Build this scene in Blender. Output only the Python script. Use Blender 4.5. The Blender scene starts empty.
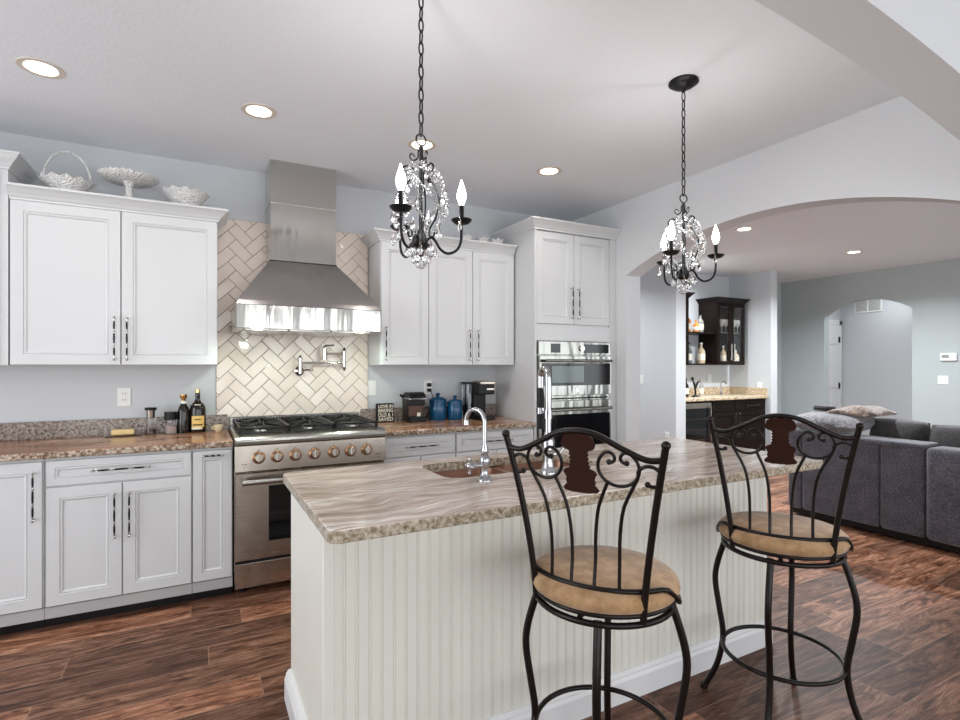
import bpy, bmesh, math, random
from mathutils import Vector, Matrix
PI = math.pi
random.seed(7)
sc = bpy.context.scene
COL = sc.collection

# ------------------------------------------------------------------ camera
cam_d = bpy.data.cameras.new('camera')
cam = bpy.data.objects.new('camera', cam_d)
COL.objects.link(cam)
cam_d.sensor_fit = 'HORIZONTAL'
cam_d.sensor_width = 36.0
cam_d.lens = 36.0 * 531.98 / 960.0
cam_d.shift_y = 5.0 / 960.0
cam_d.clip_start = 0.02
cam.location = (0, 0, 1.37)
cam.rotation_euler = (PI / 2, 0, -math.radians(28.012))
sc.camera = cam

# ------------------------------------------------------------------ world, daylight, exposure
world = bpy.data.worlds.new('daylight')
sc.world = world
world.use_nodes = True
bg = world.node_tree.nodes['Background']
bg.inputs[0].default_value = (0.93, 0.96, 1.0, 1)
bg.inputs[1].default_value = 1.0
sc.view_settings.view_transform = 'Standard'
sc.view_settings.look = 'None'
sc.view_settings.gamma = 1.0
sc.view_settings.use_curve_mapping = False
sc.view_settings.exposure = 0.2


def area_light(name, loc, target, sx, sy, power, color=(1, 1, 1)):
    d = bpy.data.lights.new(name, 'AREA')
    d.shape = 'RECTANGLE'
    d.size = sx
    d.size_y = sy
    d.energy = power
    d.color = color
    o = bpy.data.objects.new(name, d)
    COL.objects.link(o)
    o.location = loc
    v = Vector(target) - Vector(loc)
    o.rotation_euler = v.to_track_quat('-Z', 'Y').to_euler()
    return o


# daylight entering through the windows of the breakfast room behind the camera
for i, wx in enumerate((-1.75, -0.25, 1.25, 2.75)):
    area_light('window_daylight', (wx, -2.95, 1.30), (wx, 2, 1.30), 1.3, 2.3, 29, (0.92, 0.96, 1.0))
# daylight through the kitchen window on the left and the living-room windows
area_light('window_daylight', (-2.75, 1.6, 1.5), (2, 1.9, 1.4), 2.6, 2.0, 62, (0.92, 0.96, 1.0))
area_light('window_daylight', (6.3, -2.95, 1.30), (6.3, 2, 1.3), 4.3, 2.3, 90, (0.92, 0.96, 1.0))


# ------------------------------------------------------------------ materials
def new_mat(name):
    m = bpy.data.materials.new(name)
    m.use_nodes = True
    nt = m.node_tree
    b = nt.nodes['Principled BSDF']
    return m, nt, b


def mat(name, col, rough=0.5, metal=0.0, **kw):
    m, nt, b = new_mat(name)
    b.inputs['Base Color'].default_value = (*col, 1)
    b.inputs['Roughness'].default_value = rough
    b.inputs['Metallic'].default_value = metal
    for k, v in kw.items():
        b.inputs[k.replace('_', ' ')].default_value = v
    # every surface gets a slight procedural variation of its finish
    n = nt.nodes.new('ShaderNodeTexNoise')
    n.inputs['Scale'].default_value = 35
    mr = nt.nodes.new('ShaderNodeMapRange')
    mr.inputs['To Min'].default_value = max(0.0, rough - 0.04)
    mr.inputs['To Max'].default_value = min(1.0, rough + 0.04)
    nt.links.new(n.outputs['Fac'], mr.inputs['Value'])
    nt.links.new(mr.outputs[0], b.inputs['Roughness'])
    return m


def emit(name, col, strength):
    m, nt, b = new_mat(name)
    b.inputs['Base Color'].default_value = (*col, 1)
    b.inputs['Emission Color'].default_value = (*col, 1)
    b.inputs['Emission Strength'].default_value = strength
    return m


def noise_node(nt, vec, scale, detail=4, rough=0.55, dist=0.0):
    n = nt.nodes.new('ShaderNodeTexNoise')
    n.inputs['Scale'].default_value = scale
    n.inputs['Detail'].default_value = detail
    n.inputs['Roughness'].default_value = rough
    n.inputs['Distortion'].default_value = dist
    nt.links.new(vec, n.inputs['Vector'])
    return n


def ramp(nt, fac, stops):
    r = nt.nodes.new('ShaderNodeValToRGB')
    el = r.color_ramp.elements
    while len(el) < len(stops):
        el.new(0.5)
    for e, (p, c) in zip(el, stops):
        e.position = p
        e.color = (*c, 1)
    nt.links.new(fac, r.inputs[0])
    return r


def mapping(nt, src, scale=(1, 1, 1), rot=(0, 0, 0), loc=(0, 0, 0)):
    mp = nt.nodes.new('ShaderNodeMapping')
    mp.inputs['Scale'].default_value = scale
    mp.inputs['Rotation'].default_value = rot
    mp.inputs['Location'].default_value = loc
    nt.links.new(src, mp.inputs['Vector'])
    return mp.outputs[0]


def mix_col(nt, fac, a, b, mode='MIX'):
    mx = nt.nodes.new('ShaderNodeMix')
    mx.data_type = 'RGBA'
    mx.blend_type = mode
    for sock, val in ((mx.inputs[0], fac), (mx.inputs[6], a), (mx.inputs[7], b)):
        if hasattr(val, 'is_output'):
            nt.links.new(val, sock)
        elif isinstance(val, tuple):
            sock.default_value = (*val, 1)
        else:
            sock.default_value = val
    return mx.outputs[2]


def bump(nt, b, height, strength, dist=0.01):
    bn = nt.nodes.new('ShaderNodeBump')
    bn.inputs['Strength'].default_value = strength
    bn.inputs['Distance'].default_value = dist
    nt.links.new(height, bn.inputs['Height'])
    nt.links.new(bn.outputs[0], b.inputs['Normal'])


def paint(name, col, rough=0.6, bscale=90, bstr=0.08):
    m, nt, b = new_mat(name)
    tc = nt.nodes.new('ShaderNodeTexCoord').outputs['Object']
    n = noise_node(nt, tc, bscale, 3)
    b.inputs['Roughness'].default_value = rough
    b.inputs['Base Color'].default_value = (*col, 1)
    bump(nt, b, n.outputs['Fac'], bstr, 0.004)
    return m


def granite(name, tones, edge, k=1.0):
    m, nt, b = new_mat(name)
    tc = nt.nodes.new('ShaderNodeTexCoord').outputs['Object']
    warp = noise_node(nt, tc, 2.2, 3)
    off = nt.nodes.new('ShaderNodeVectorMath')
    off.operation = 'MULTIPLY_ADD'
    nt.links.new(warp.outputs['Color'], off.inputs[0])
    off.inputs[1].default_value = (0.12, 0.30, 0.0)
    nt.links.new(tc, off.inputs[2])
    v = mapping(nt, off.outputs[0], (0.9, 6.0 * k, 6.0))
    n1 = noise_node(nt, v, 2.1, 7, 0.62, 0.5)
    base = ramp(nt, n1.outputs['Fac'], tones)
    v2 = mapping(nt, off.outputs[0], (3.0, 44.0 * k, 20.0))
    n2 = noise_node(nt, v2, 2.0, 4, 0.6)
    f2 = ramp(nt, n2.outputs['Fac'], [(0.38, (0.50, 0.45, 0.42)), (0.50, (0.95, 0.95, 0.95)), (0.66, (1.35, 1.35, 1.35))])
    top = mix_col(nt, 0.75, base.outputs[0], f2.outputs[0], 'MULTIPLY')
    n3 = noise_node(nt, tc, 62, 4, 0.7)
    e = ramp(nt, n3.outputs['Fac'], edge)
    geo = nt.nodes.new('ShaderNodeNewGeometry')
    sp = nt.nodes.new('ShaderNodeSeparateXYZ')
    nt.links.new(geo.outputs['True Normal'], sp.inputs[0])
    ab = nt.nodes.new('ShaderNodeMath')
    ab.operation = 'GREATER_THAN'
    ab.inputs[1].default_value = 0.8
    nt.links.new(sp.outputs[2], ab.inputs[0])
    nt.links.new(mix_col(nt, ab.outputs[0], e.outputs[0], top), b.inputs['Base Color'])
    b.inputs['Roughness'].default_value = 0.16
    b.inputs['Specular IOR Level'].default_value = 0.35
    return m


def steel(name, col=(0.40, 0.39, 0.37), rough=0.25, stretch=(2, 2, 120), amt=0.10, wavy=0.12, wmap=(2.2, 2.2, 1.2)):
    m, nt, b = new_mat(name)
    tc = nt.nodes.new('ShaderNodeTexCoord').outputs['Object']
    n = noise_node(nt, mapping(nt, tc, stretch), 3.0, 3)
    mr = nt.nodes.new('ShaderNodeMapRange')
    mr.inputs['To Min'].default_value = rough - amt / 2
    mr.inputs['To Max'].default_value = rough + amt / 2
    nt.links.new(n.outputs['Fac'], mr.inputs['Value'])
    nt.links.new(mr.outputs[0], b.inputs['Roughness'])
    b.inputs['Base Color'].default_value = (*col, 1)
    b.inputs['Metallic'].default_value = 1.0
    n2 = noise_node(nt, mapping(nt, tc, wmap), 2.0, 2)
    bump(nt, b, n2.outputs['Fac'], wavy, 0.05)
    return m


def wood_floor():
    m, nt, b = new_mat('hardwood_floor')
    tc = nt.nodes.new('ShaderNodeTexCoord').outputs['Object']
    br = nt.nodes.new('ShaderNodeTexBrick')
    br.offset = 0.0
    br.squash = 1.0
    sxyz = nt.nodes.new('ShaderNodeSeparateXYZ')
    nt.links.new(tc, sxyz.inputs[0])
    row = nt.nodes.new('ShaderNodeMath')
    row.operation = 'DIVIDE'
    row.inputs[1].default_value = 0.182
    nt.links.new(sxyz.outputs[1], row.inputs[0])
    fl = nt.nodes.new('ShaderNodeMath')
    fl.operation = 'FLOOR'
    nt.links.new(row.outputs[0], fl.inputs[0])
    wn = nt.nodes.new('ShaderNodeTexWhiteNoise')
    wn.noise_dimensions = '1D'
    nt.links.new(fl.outputs[0], wn.inputs['W'])
    sh = nt.nodes.new('ShaderNodeMath')
    sh.operation = 'MULTIPLY_ADD'
    sh.inputs[1].default_value = 1.22
    nt.links.new(wn.outputs['Value'], sh.inputs[0])
    nt.links.new(sxyz.outputs[0], sh.inputs[2])
    cb = nt.nodes.new('ShaderNodeCombineXYZ')
    nt.links.new(sh.outputs[0], cb.inputs[0])
    nt.links.new(sxyz.outputs[1], cb.inputs[1])
    nt.links.new(cb.outputs[0], br.inputs['Vector'])
    br.inputs['Color1'].default_value = (0, 0, 0, 1)
    br.inputs['Color2'].default_value = (1, 1, 1, 1)
    br.inputs['Mortar'].default_value = (0.5, 0.5, 0.5, 1)
    br.inputs['Scale'].default_value = 1.0
    br.inputs['Mortar Size'].default_value = 0.0022
    br.inputs['Mortar Smooth'].default_value = 0.3
    br.inputs['Brick Width'].default_value = 1.22
    br.inputs['Row Height'].default_value = 0.182
    # grain, shifted for every plank
    off = nt.nodes.new('ShaderNodeVectorMath')
    off.operation = 'MULTIPLY_ADD'
    nt.links.new(br.outputs['Color'], off.inputs[0])
    off.inputs[1].default_value = (7.0, 3.0, 5.0)
    nt.links.new(tc, off.inputs[2])
    g1 = noise_node(nt, mapping(nt, off.outputs[0], (1.4, 9.0, 1.0)), 2.0, 9, 0.78, 1.6)
    g2 = noise_node(nt, mapping(nt, off.outputs[0], (3.0, 60.0, 1.0)), 2.0, 5, 0.7)
    c1 = ramp(nt, g1.outputs['Fac'], [(0.34, (0.022, 0.008, 0.004)), (0.43, (0.090, 0.034, 0.017)), (0.51, (0.195, 0.088, 0.050)),
                                      (0.59, (0.31, 0.165, 0.105)), (0.70, (0.46, 0.29, 0.20))])
    c2 = ramp(nt, g2.outputs['Fac'], [(0.34, (0.62, 0.58, 0.56)), (0.5, (1, 1, 1)), (0.70, (1.25, 1.23, 1.2))])
    col = mix_col(nt, 0.8, c1.outputs[0], c2.outputs[0], 'MULTIPLY')
    tone = ramp(nt, br.outputs['Color'], [(0.15, (0.55, 0.52, 0.52)), (0.5, (1.0, 1.0, 1.0)), (0.85, (1.55, 1.50, 1.46))])
    col = mix_col(nt, 1.0, col, tone.outputs[0], 'MULTIPLY')
    fac = nt.nodes.new('ShaderNodeMath')
    fac.operation = 'MULTIPLY'
    fac.inputs[1].default_value = 0.55
    nt.links.new(br.outputs['Fac'], fac.inputs[0])
    col = mix_col(nt, fac.outputs[0], col, (0.34, 0.22, 0.16))
    nt.links.new(col, b.inputs['Base Color'])
    b.inputs['Roughness'].default_value = 0.42
    b.inputs['Specular IOR Level'].default_value = 0.25
    bump(nt, b, g2.outputs['Fac'], 0.25, 0.004)
    return m


def fabric(name, c0, c1, scale=60, rough=0.95, sheen=0.4, bs=0.4):
    m, nt, b = new_mat(name)
    tc = nt.nodes.new('ShaderNodeTexCoord').outputs['Object']
    n = noise_node(nt, mapping(nt, tc, (1, 1, 1)), scale, 5, 0.65)
    n2 = noise_node(nt, tc, scale * 0.13, 3, 0.6)
    r = ramp(nt, n.outputs['Fac'], [(0.35, c0), (0.65, c1)])
    r2 = ramp(nt, n2.outputs['Fac'], [(0.35, (0.75, 0.75, 0.75)), (0.65, (1.15, 1.15, 1.15))])
    nt.links.new(mix_col(nt, 0.9, r.outputs[0], r2.outputs[0], 'MULTIPLY'), b.inputs['Base Color'])
    b.inputs['Roughness'].default_value = rough
    b.inputs['Sheen Weight'].default_value = sheen
    bump(nt, b, n.outputs['Fac'], bs, 0.006)
    return m


def hobnail(name):
    m, nt, b = new_mat(name)
    tc = nt.nodes.new('ShaderNodeTexCoord').outputs['Object']
    v = nt.nodes.new('ShaderNodeTexVoronoi')
    v.inputs['Scale'].default_value = 95
    nt.links.new(tc, v.inputs['Vector'])
    b.inputs['Base Color'].default_value = (0.80, 0.78, 0.76, 1)
    b.inputs['Roughness'].default_value = 0.2
    inv = nt.nodes.new('ShaderNodeMath')
    inv.operation = 'SUBTRACT'
    inv.inputs[0].default_value = 1.0
    nt.links.new(v.outputs['Distance'], inv.inputs[1])
    bump(nt, b, inv.outputs[0], 1.0, 0.009)
    return m


WALL = paint('grey_wall_paint', (0.58, 0.595, 0.612))
WALLR = paint('pale_wall_paint', (0.68, 0.69, 0.70))
LRWALL = paint('sage_grey_wall_paint', (0.45, 0.49, 0.49))
CEIL = paint('ceiling_paint', (0.80, 0.815, 0.85), 0.85, 55, 0.35)
TRIM = paint('white_trim_paint', (0.78, 0.78, 0.78), 0.35, 20, 0.02)
CAB = paint('white_cabinet_lacquer', (0.62, 0.625, 0.63), 0.3, 15, 0.02)
KICK = paint('grey_toe_kick', (0.42, 0.41, 0.41), 0.6)
ISL = paint('cream_beadboard_paint', (0.80, 0.79, 0.72), 0.4, 20, 0.03)
FLOOR = wood_floor()
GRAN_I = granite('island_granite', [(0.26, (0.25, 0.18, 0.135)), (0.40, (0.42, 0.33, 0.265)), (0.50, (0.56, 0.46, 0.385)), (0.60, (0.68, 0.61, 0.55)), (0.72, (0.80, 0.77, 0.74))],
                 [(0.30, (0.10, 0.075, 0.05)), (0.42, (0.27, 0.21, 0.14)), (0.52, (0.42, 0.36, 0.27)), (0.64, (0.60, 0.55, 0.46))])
GRAN_C = granite('counter_granite', [(0.26, (0.09, 0.035, 0.016)), (0.40, (0.28, 0.125, 0.065)), (0.50, (0.45, 0.22, 0.12)), (0.60, (0.50, 0.33, 0.23)), (0.72, (0.66, 0.56, 0.48))],
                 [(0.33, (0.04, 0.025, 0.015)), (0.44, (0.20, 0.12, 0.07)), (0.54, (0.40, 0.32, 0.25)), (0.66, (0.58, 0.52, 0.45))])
GRAN_S = granite('splash_granite', [(0.30, (0.14, 0.09, 0.07)), (0.45, (0.33, 0.28, 0.25)), (0.6, (0.5, 0.46, 0.43)), (0.7, (0.6, 0.57, 0.54))],
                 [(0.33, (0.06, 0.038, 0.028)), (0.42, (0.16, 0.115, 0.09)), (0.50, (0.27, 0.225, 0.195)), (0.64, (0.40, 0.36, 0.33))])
GRAN_B = granite('bar_granite', [(0.30, (0.45, 0.33, 0.2)), (0.45, (0.6, 0.5, 0.36)), (0.6, (0.7, 0.62, 0.5)), (0.7, (0.8, 0.74, 0.64))],
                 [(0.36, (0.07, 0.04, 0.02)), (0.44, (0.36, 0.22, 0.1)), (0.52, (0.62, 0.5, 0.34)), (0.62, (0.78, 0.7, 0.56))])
TILE = mat('glazed_tile', (0.78, 0.68, 0.60), 0.08)
GROUT = mat('tile_grout', (0.10, 0.085, 0.07), 0.9)
STEEL = steel('brushed_steel')
OVENST = steel('oven_steel', (0.27, 0.27, 0.25), 0.20, wavy=0.25, wmap=(4.0, 2.0, 0.8))
HOODST = steel('polished_hood_steel', (0.54, 0.53, 0.50), 0.11, amt=0.03, wavy=0.28, wmap=(2.6, 1.5, 0.35))
STEEL2 = steel('warm_brushed_steel', (0.42, 0.375, 0.33), 0.26)
CHROME = mat('chrome', (0.47, 0.47, 0.48), 0.08, 1.0)
NICKEL = mat('polished_nickel', (0.50, 0.48, 0.45), 0.16, 1.0)
BRASSY = mat('warm_knob_metal', (0.38, 0.22, 0.12), 0.22, 1.0)
BLACKIRON = mat('cast_iron', (0.005, 0.005, 0.006), 0.42, Specular_IOR_Level=0.3)
BLACKGLASS = mat('black_oven_glass', (0.004, 0.004, 0.005), 0.06, Specular_IOR_Level=0.35)
GREENGLASS = mat('oven_window_glass', (0.10, 0.145, 0.13), 0.08)
BLACK = mat('black_plastic', (0.005, 0.005, 0.006), 0.40, Specular_IOR_Level=0.3)
DKGREY = mat('dark_grey_plastic', (0.022, 0.016, 0.013), 0.4, Specular_IOR_Level=0.35)
BRONZE = mat('dark_bronze_metal', (0.010, 0.0065, 0.0055), 0.30, 0.3, Specular_IOR_Level=0.35)
MEDAL = mat('rust_bronze_plate', (0.030, 0.009, 0.005), 0.5, 0.2, Specular_IOR_Level=0.25)
SINK = mat('copper_sink', (0.25, 0.125, 0.08), 0.32, 0.5)
SUEDE = fabric('tan_suede', (0.30, 0.165, 0.065), (0.48, 0.30, 0.155), 22, 0.85, 0.3, 0.1)
SOFA = fabric('charcoal_velvet', (0.038, 0.036, 0.047), (0.125, 0.12, 0.15), 75, 0.9, 0.5, 0.5)
SOFAD = fabric('dark_brown_grey_cushion', (0.014, 0.012, 0.013), (0.040, 0.033, 0.033), 38, 0.9, 0.4, 0.5)
PILLOW = fabric('grey_textured_pillow', (0.06, 0.055, 0.06), (0.24, 0.22, 0.235), 42, 0.95, 0.5, 0.8)
FUR = fabric('tan_faux_fur', (0.05, 0.03, 0.022), (0.34, 0.24, 0.18), 55, 1.0, 0.6, 1.0)
ESPRESSO = mat('espresso_wood', (0.009, 0.0045, 0.0035), 0.32, Specular_IOR_Level=0.15)
RINGM = mat('light_trim_ring', (0.66, 0.58, 0.50), 0.4)
WHITEP = mat('white_plastic', (0.82, 0.82, 0.80), 0.35)
MILK = hobnail('milk_glass')
BLUE = mat('blue_glaze', (0.006, 0.065, 0.15), 0.14)
BUTTER = mat('butter', (0.80, 0.60, 0.28), 0.45)
CREAM = mat('cream_enamel', (0.75, 0.62, 0.42), 0.3)
LABEL = mat('gold_paper_label', (0.80, 0.52, 0.16), 0.5)
LABELW = mat('cream_paper_label', (0.80, 0.74, 0.60), 0.5)
DKBOTTLE = mat('dark_bottle_glass', (0.012, 0.008, 0.006), 0.06)
AMBER = mat('amber_liquor', (0.62, 0.20, 0.05), 0.1)
GOLD = mat('gold_cap', (0.75, 0.55, 0.25), 0.25, 1.0)
PEPPER = mat('peppercorns', (0.10, 0.04, 0.03), 0.7)
LAMPW = emit('lit_lens', (1.0, 0.90, 0.76), 5.0)
BULB = emit('lit_bulb', (1.0, 0.97, 0.95), 14.0)
HOODL = emit('hood_lamp', (0.92, 1.0, 0.82), 10.0)


def glass(name, col=(1, 1, 1), rough=0.02, ior=1.45, alpha=None):
    m, nt, b = new_mat(name)
    b.inputs['Base Color'].default_value = (*col, 1)
    b.inputs['Roughness'].default_value = rough
    b.inputs['IOR'].default_value = ior
    b.inputs['Transmission Weight'].default_value = 1.0
    return m


GLASS = glass('clear_glass')
CRYSTAL = glass('cut_crystal', (1, 1, 1), 0.0, 1.6)
PANE, _nt, _b = new_mat('cabinet_pane')
_tr = _nt.nodes.new('ShaderNodeBsdfTransparent')
_gl = _nt.nodes.new('ShaderNodeBsdfGlossy')
_gl.inputs['Roughness'].default_value = 0.03
_mx = _nt.nodes.new('ShaderNodeMixShader')
_mx.inputs[0].default_value = 0.06
_nt.links.new(_tr.outputs[0], _mx.inputs[1])
_nt.links.new(_gl.outputs[0], _mx.inputs[2])
_nt.links.new(_mx.outputs[0], _nt.nodes['Material Output'].inputs['Surface'])

# ------------------------------------------------------------------ mesh helpers
ORG = {}


class MB:
    def __init__(s):
        s.bm = bmesh.new()

    def box(s, x0, y0, z0, x1, y1, z1, bev=0.0, seg=1):
        r = bmesh.ops.create_cube(s.bm, size=1.0)
        vs = r['verts']
        for v in vs:
            v.co = Vector((x0 + (v.co.x + .5) * (x1 - x0), y0 + (v.co.y + .5) * (y1 - y0), z0 + (v.co.z + .5) * (z1 - z0)))
        if bev > 0:
            es = list({e for v in vs for e in v.link_edges})
            bmesh.ops.bevel(s.bm, geom=es, offset=bev, segments=seg, affect='EDGES', profile=0.5)
        return s

    def tube(s, pts, r, n=8, closed=False, caps=True):
        pts = [Vector(p) for p in pts]
        m = len(pts)
        rr = r if isinstance(r, (list, tuple)) else [r] * m
        rings = []
        prev = None
        for i, p in enumerate(pts):
            if closed:
                t = pts[(i + 1) % m] - pts[i - 1]
            else:
                t = pts[min(i + 1, m - 1)] - pts[max(i - 1, 0)]
            if t.length < 1e-9:
                t = Vector((0, 0, 1))
            t.normalize()
            if prev is None:
                a = Vector((0, 0, 1)) if abs(t.z) < 0.9 else Vector((1, 0, 0))
                u = t.cross(a).normalized()
            else:
                u = (prev - t * prev.dot(t))
                if u.length < 1e-6:
                    u = t.orthogonal()
                u.normalize()
            prev = u
            w = t.cross(u)
            rings.append([s.bm.verts.new(p + (u * math.cos(2 * PI * k / n) + w * math.sin(2 * PI * k / n)) * rr[i]) for k in range(n)])
        last = m if closed else m - 1
        for i in range(last):
            a, b = rings[i], rings[(i + 1) % m]
            sh = 0
            if closed and i == m - 1:
                sh = min(range(n), key=lambda q: (a[0].co - b[q].co).length)
            for k in range(n):
                s.bm.faces.new((a[k], a[(k + 1) % n], b[(k + 1 + sh) % n], b[(k + sh) % n]))
        if not closed and caps:
            s.bm.faces.new(list(reversed(rings[0])))
            s.bm.faces.new(rings[-1])
        return s

    def lathe(s, prof, c=(0, 0, 0), n=24, axis='Z', wave=None):
        """prof: list of (radius, height)"""
        rings = []
        for (r, h) in prof:
            ring = []
            for k in range(n):
                a = 2 * PI * k / n
                rr = r
                hh = h
                if wave:
                    rr, hh = wave(r, h, a)
                x, y, z = rr * math.cos(a), rr * math.sin(a), hh
                if axis == 'Y':
                    x, y, z = x, -z, y
                elif axis == 'X':
                    x, y, z = z, x, y
                ring.append(s.bm.verts.new((c[0] + x, c[1] + y, c[2] + z)))
            rings.append(ring)
        for a, b in zip(rings, rings[1:]):
            for k in range(n):
                s.bm.faces.new((a[k], a[(k + 1) % n], b[(k + 1) % n], b[k]))
        if prof[0][0] > 1e-5:
            s.bm.faces.new(list(reversed(rings[0])))
        if prof[-1][0] > 1e-5:
            s.bm.faces.new(rings[-1])
        bmesh.ops.remove_doubles(s.bm, verts=[v for rg in (rings[0], rings[-1]) for v in rg], dist=1e-6)
        return s

    def cyl(s, c, r, h, n=20, axis='Z', r2=None):
        return s.lathe([(r, 0), (r if r2 is None else r2, h)], c, n, axis)

    def sph(s, c, r, n=12, sc=(1, 1, 1)):
        res = bmesh.ops.create_uvsphere(s.bm, u_segments=n, v_segments=max(6, n // 2 + 2), radius=1)
        for v in res['verts']:
            v.co = Vector((c[0] + v.co.x * r * sc[0], c[1] + v.co.y * r * sc[1], c[2] + v.co.z * r * sc[2]))
        return s

    def prism(s, poly, h0, h1, axis='Y'):
        """poly of (a,b); axis Y: (x,z) extruded in y; axis X: (y,z) in x; axis Z: (x,y) in z"""
        def mk(a, b, h):
            return {'Y': (a, h, b), 'X': (h, a, b), 'Z': (a, b, h)}[axis]
        A = [s.bm.verts.new(mk(a, b, h0)) for a, b in poly]
        B = [s.bm.verts.new(mk(a, b, h1)) for a, b in poly]
        n = len(poly)
        for i in range(n):
            s.bm.faces.new((A[i], A[(i + 1) % n], B[(i + 1) % n], B[i]))
        s.bm.faces.new(list(reversed(A)))
        s.bm.faces.new(B)
        return s

    def rings(s, loops, fill_first=False, fill_last=True):
        """loops of equal vertex count, bridged in order"""
        R = [[s.bm.verts.new(p) for p in lp] for lp in loops]
        n = len(R[0])
        for a, b in zip(R, R[1:]):
            for k in range(n):
                s.bm.faces.new((a[k], a[(k + 1) % n], b[(k + 1) % n], b[k]))
        if fill_first:
            s.bm.faces.new(list(reversed(R[0])))
        if fill_last:
            s.bm.faces.new(R[-1])
        return s

    def xf(s, M):
        bmesh.ops.transform(s.bm, matrix=M, verts=s.bm.verts)
        return s

    def build(s, name, m, parent=None, world=True, smooth=None, mods=None):
        bmesh.ops.recalc_face_normals(s.bm, faces=s.bm.faces)
        me = bpy.data.meshes.new(name)
        o = bpy.data.objects.new(name, me)
        COL.objects.link(o)
        if parent is not None:
            o.parent = parent
            org = ORG.get(parent.name, Vector((0, 0, 0)))
            ORG[o.name] = org
            if world:
                bmesh.ops.translate(s.bm, vec=-org, verts=s.bm.verts)
        s.bm.to_mesh(me)
        s.bm.free()
        me.materials.append(m)
        if smooth:
            for p in me.polygons:
                p.use_smooth = True
            try:
                me.set_sharp_from_angle(angle=math.radians(smooth if smooth > 1 else 40))
            except Exception:
                pass
        return o


def thing(name, label, cat, loc=(0, 0, 0), rz=0.0, group=None, world=True):
    o = bpy.data.objects.new(name, None)
    COL.objects.link(o)
    o.empty_display_size = 0.05
    o.location = loc
    o.rotation_euler = (0, 0, rz)
    o['label'] = label
    o['category'] = cat
    if group:
        o['group'] = group
    ORG[o.name] = Vector(loc) if world else Vector((0, 0, 0))
    return o


def tag(o, label, cat, group=None, kind=None):
    o['label'] = label
    o['category'] = cat
    if group:
        o['group'] = group
    if kind:
        o['kind'] = kind
    return o


def struct(mb, name, m, smooth=None):
    o = mb.build(name, m, None, smooth=smooth)
    o['kind'] = 'structure'
    return o


def copy_tree(o, parent=None):
    c = o.copy()
    COL.objects.link(c)
    if parent is not None:
        c.parent = parent
    for ch in list(o.children):
        copy_tree(ch, c)
    return c


def arc_pts(cx, cz, r, a0, a1, n=12):
    return [(cx + r * math.cos(a0 + (a1 - a0) * i / n), cz + r * math.sin(a0 + (a1 - a0) * i / n)) for i in range(n + 1)]


def smoothpath(pts, sub=6):
    """Catmull-Rom"""
    P = [Vector(p) for p in pts]
    P = [P[0] * 2 - P[1]] + P + [P[-1] * 2 - P[-2]]
    out = []
    for i in range(1, len(P) - 2):
        for k in range(sub):
            t = k / sub
            a, b, c, d = P[i - 1], P[i], P[i + 1], P[i + 2]
            out.append(0.5 * ((2 * b) + (c - a) * t + (2 * a - 5 * b + 4 * c - d) * t * t + (3 * b - a - 3 * c + d) * t ** 3))
    out.append(P[-2])
    return out


# ------------------------------------------------------------------ the setting
CZ = 2.74
struct(MB().box(-3, -2.8, -0.05, 11, 7.2, 0), 'floor', FLOOR)
# ceilings
struct(MB().box(-3, 0.87, CZ, 3.245, 4.2, CZ + 0.1), 'ceiling', CEIL)
struct(MB().box(-3, -2.8, CZ, 3.245, 0.87, CZ + 0.1), 'ceiling', CEIL)
struct(MB().box(3.245, -2.8, CZ, 11, 7.2, CZ + 0.1), 'ceiling', CEIL)
# back wall of the kitchen
struct(MB().box(-3, 4.08, 0, 3.325, 4.2, CZ), 'wall_back', WALL)


def arch_wall(axis, h0, h1, a_lo, a_hi, o_lo, o_hi, spring, crown, cc=None):
    """wall slab with a segmental arched opening. axis 'X': slab thickness in x, runs along y"""
    half = (o_hi - o_lo) / 2
    c = (o_hi + o_lo) / 2 if cc is None else cc
    sag = crown - spring
    hw = max(o_hi - c, c - o_lo)
    R = (hw * hw + sag * sag) / (2 * sag)
    poly = [(a_lo, 0), (o_lo, 0)]
    n = 40
    for i in range(n + 1):
        y = o_lo + (o_hi - o_lo) * i / n
        z = crown - R + math.sqrt(R * R - (y - c) ** 2)
        poly.append((y, z))
    poly += [(o_hi, 0), (a_hi, 0), (a_hi, CZ), (a_lo, CZ)]
    mb = MB()
    # triangulate as strips for clean caps
    def mk(a, b, h):
        return (a, h, b) if axis == 'Y' else (h, a, b)
    ys = [a_lo, o_lo] + [o_lo + (o_hi - o_lo) * i / n for i in range(1, n)] + [o_hi, a_hi]
    zs = {}
    quads = [((a_lo, 0), (o_lo, 0), (o_lo, CZ), (a_lo, CZ)), ((o_hi, 0), (a_hi, 0), (a_hi, CZ), (o_hi, CZ))]
    arcp = poly[2:2 + n + 1]
    for p, q in zip(arcp, arcp[1:]):
        quads.append((p, q, (q[0], CZ), (p[0], CZ)))
    for h in (h0, h1):
        for qd in quads:
            mb.bm.faces.new([mb.bm.verts.new(mk(a, b, h)) for a, b in qd])
    border = [(o_lo, 0)] + arcp + [(o_hi, 0)]
    for p, q in zip(border, border[1:]):
        if abs(p[0] - q[0]) + abs(p[1] - q[1]) < 1e-6:
            continue
        mb.bm.faces.new([mb.bm.verts.new(v) for v in (mk(*p, h0), mk(*q, h0), mk(*q, h1), mk(*p, h1))])
    for p, q in (((a_lo, 0), (a_lo, CZ)), ((a_hi, 0), (a_hi, CZ)), ((a_lo, CZ), (a_hi, CZ))):
        mb.bm.faces.new([mb.bm.verts.new(v) for v in (mk(*p, h0), mk(*q, h0), mk(*q, h1), mk(*p, h1))])
    bmesh.ops.remove_doubles(mb.bm, verts=mb.bm.verts, dist=1e-5)
    return mb


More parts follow.
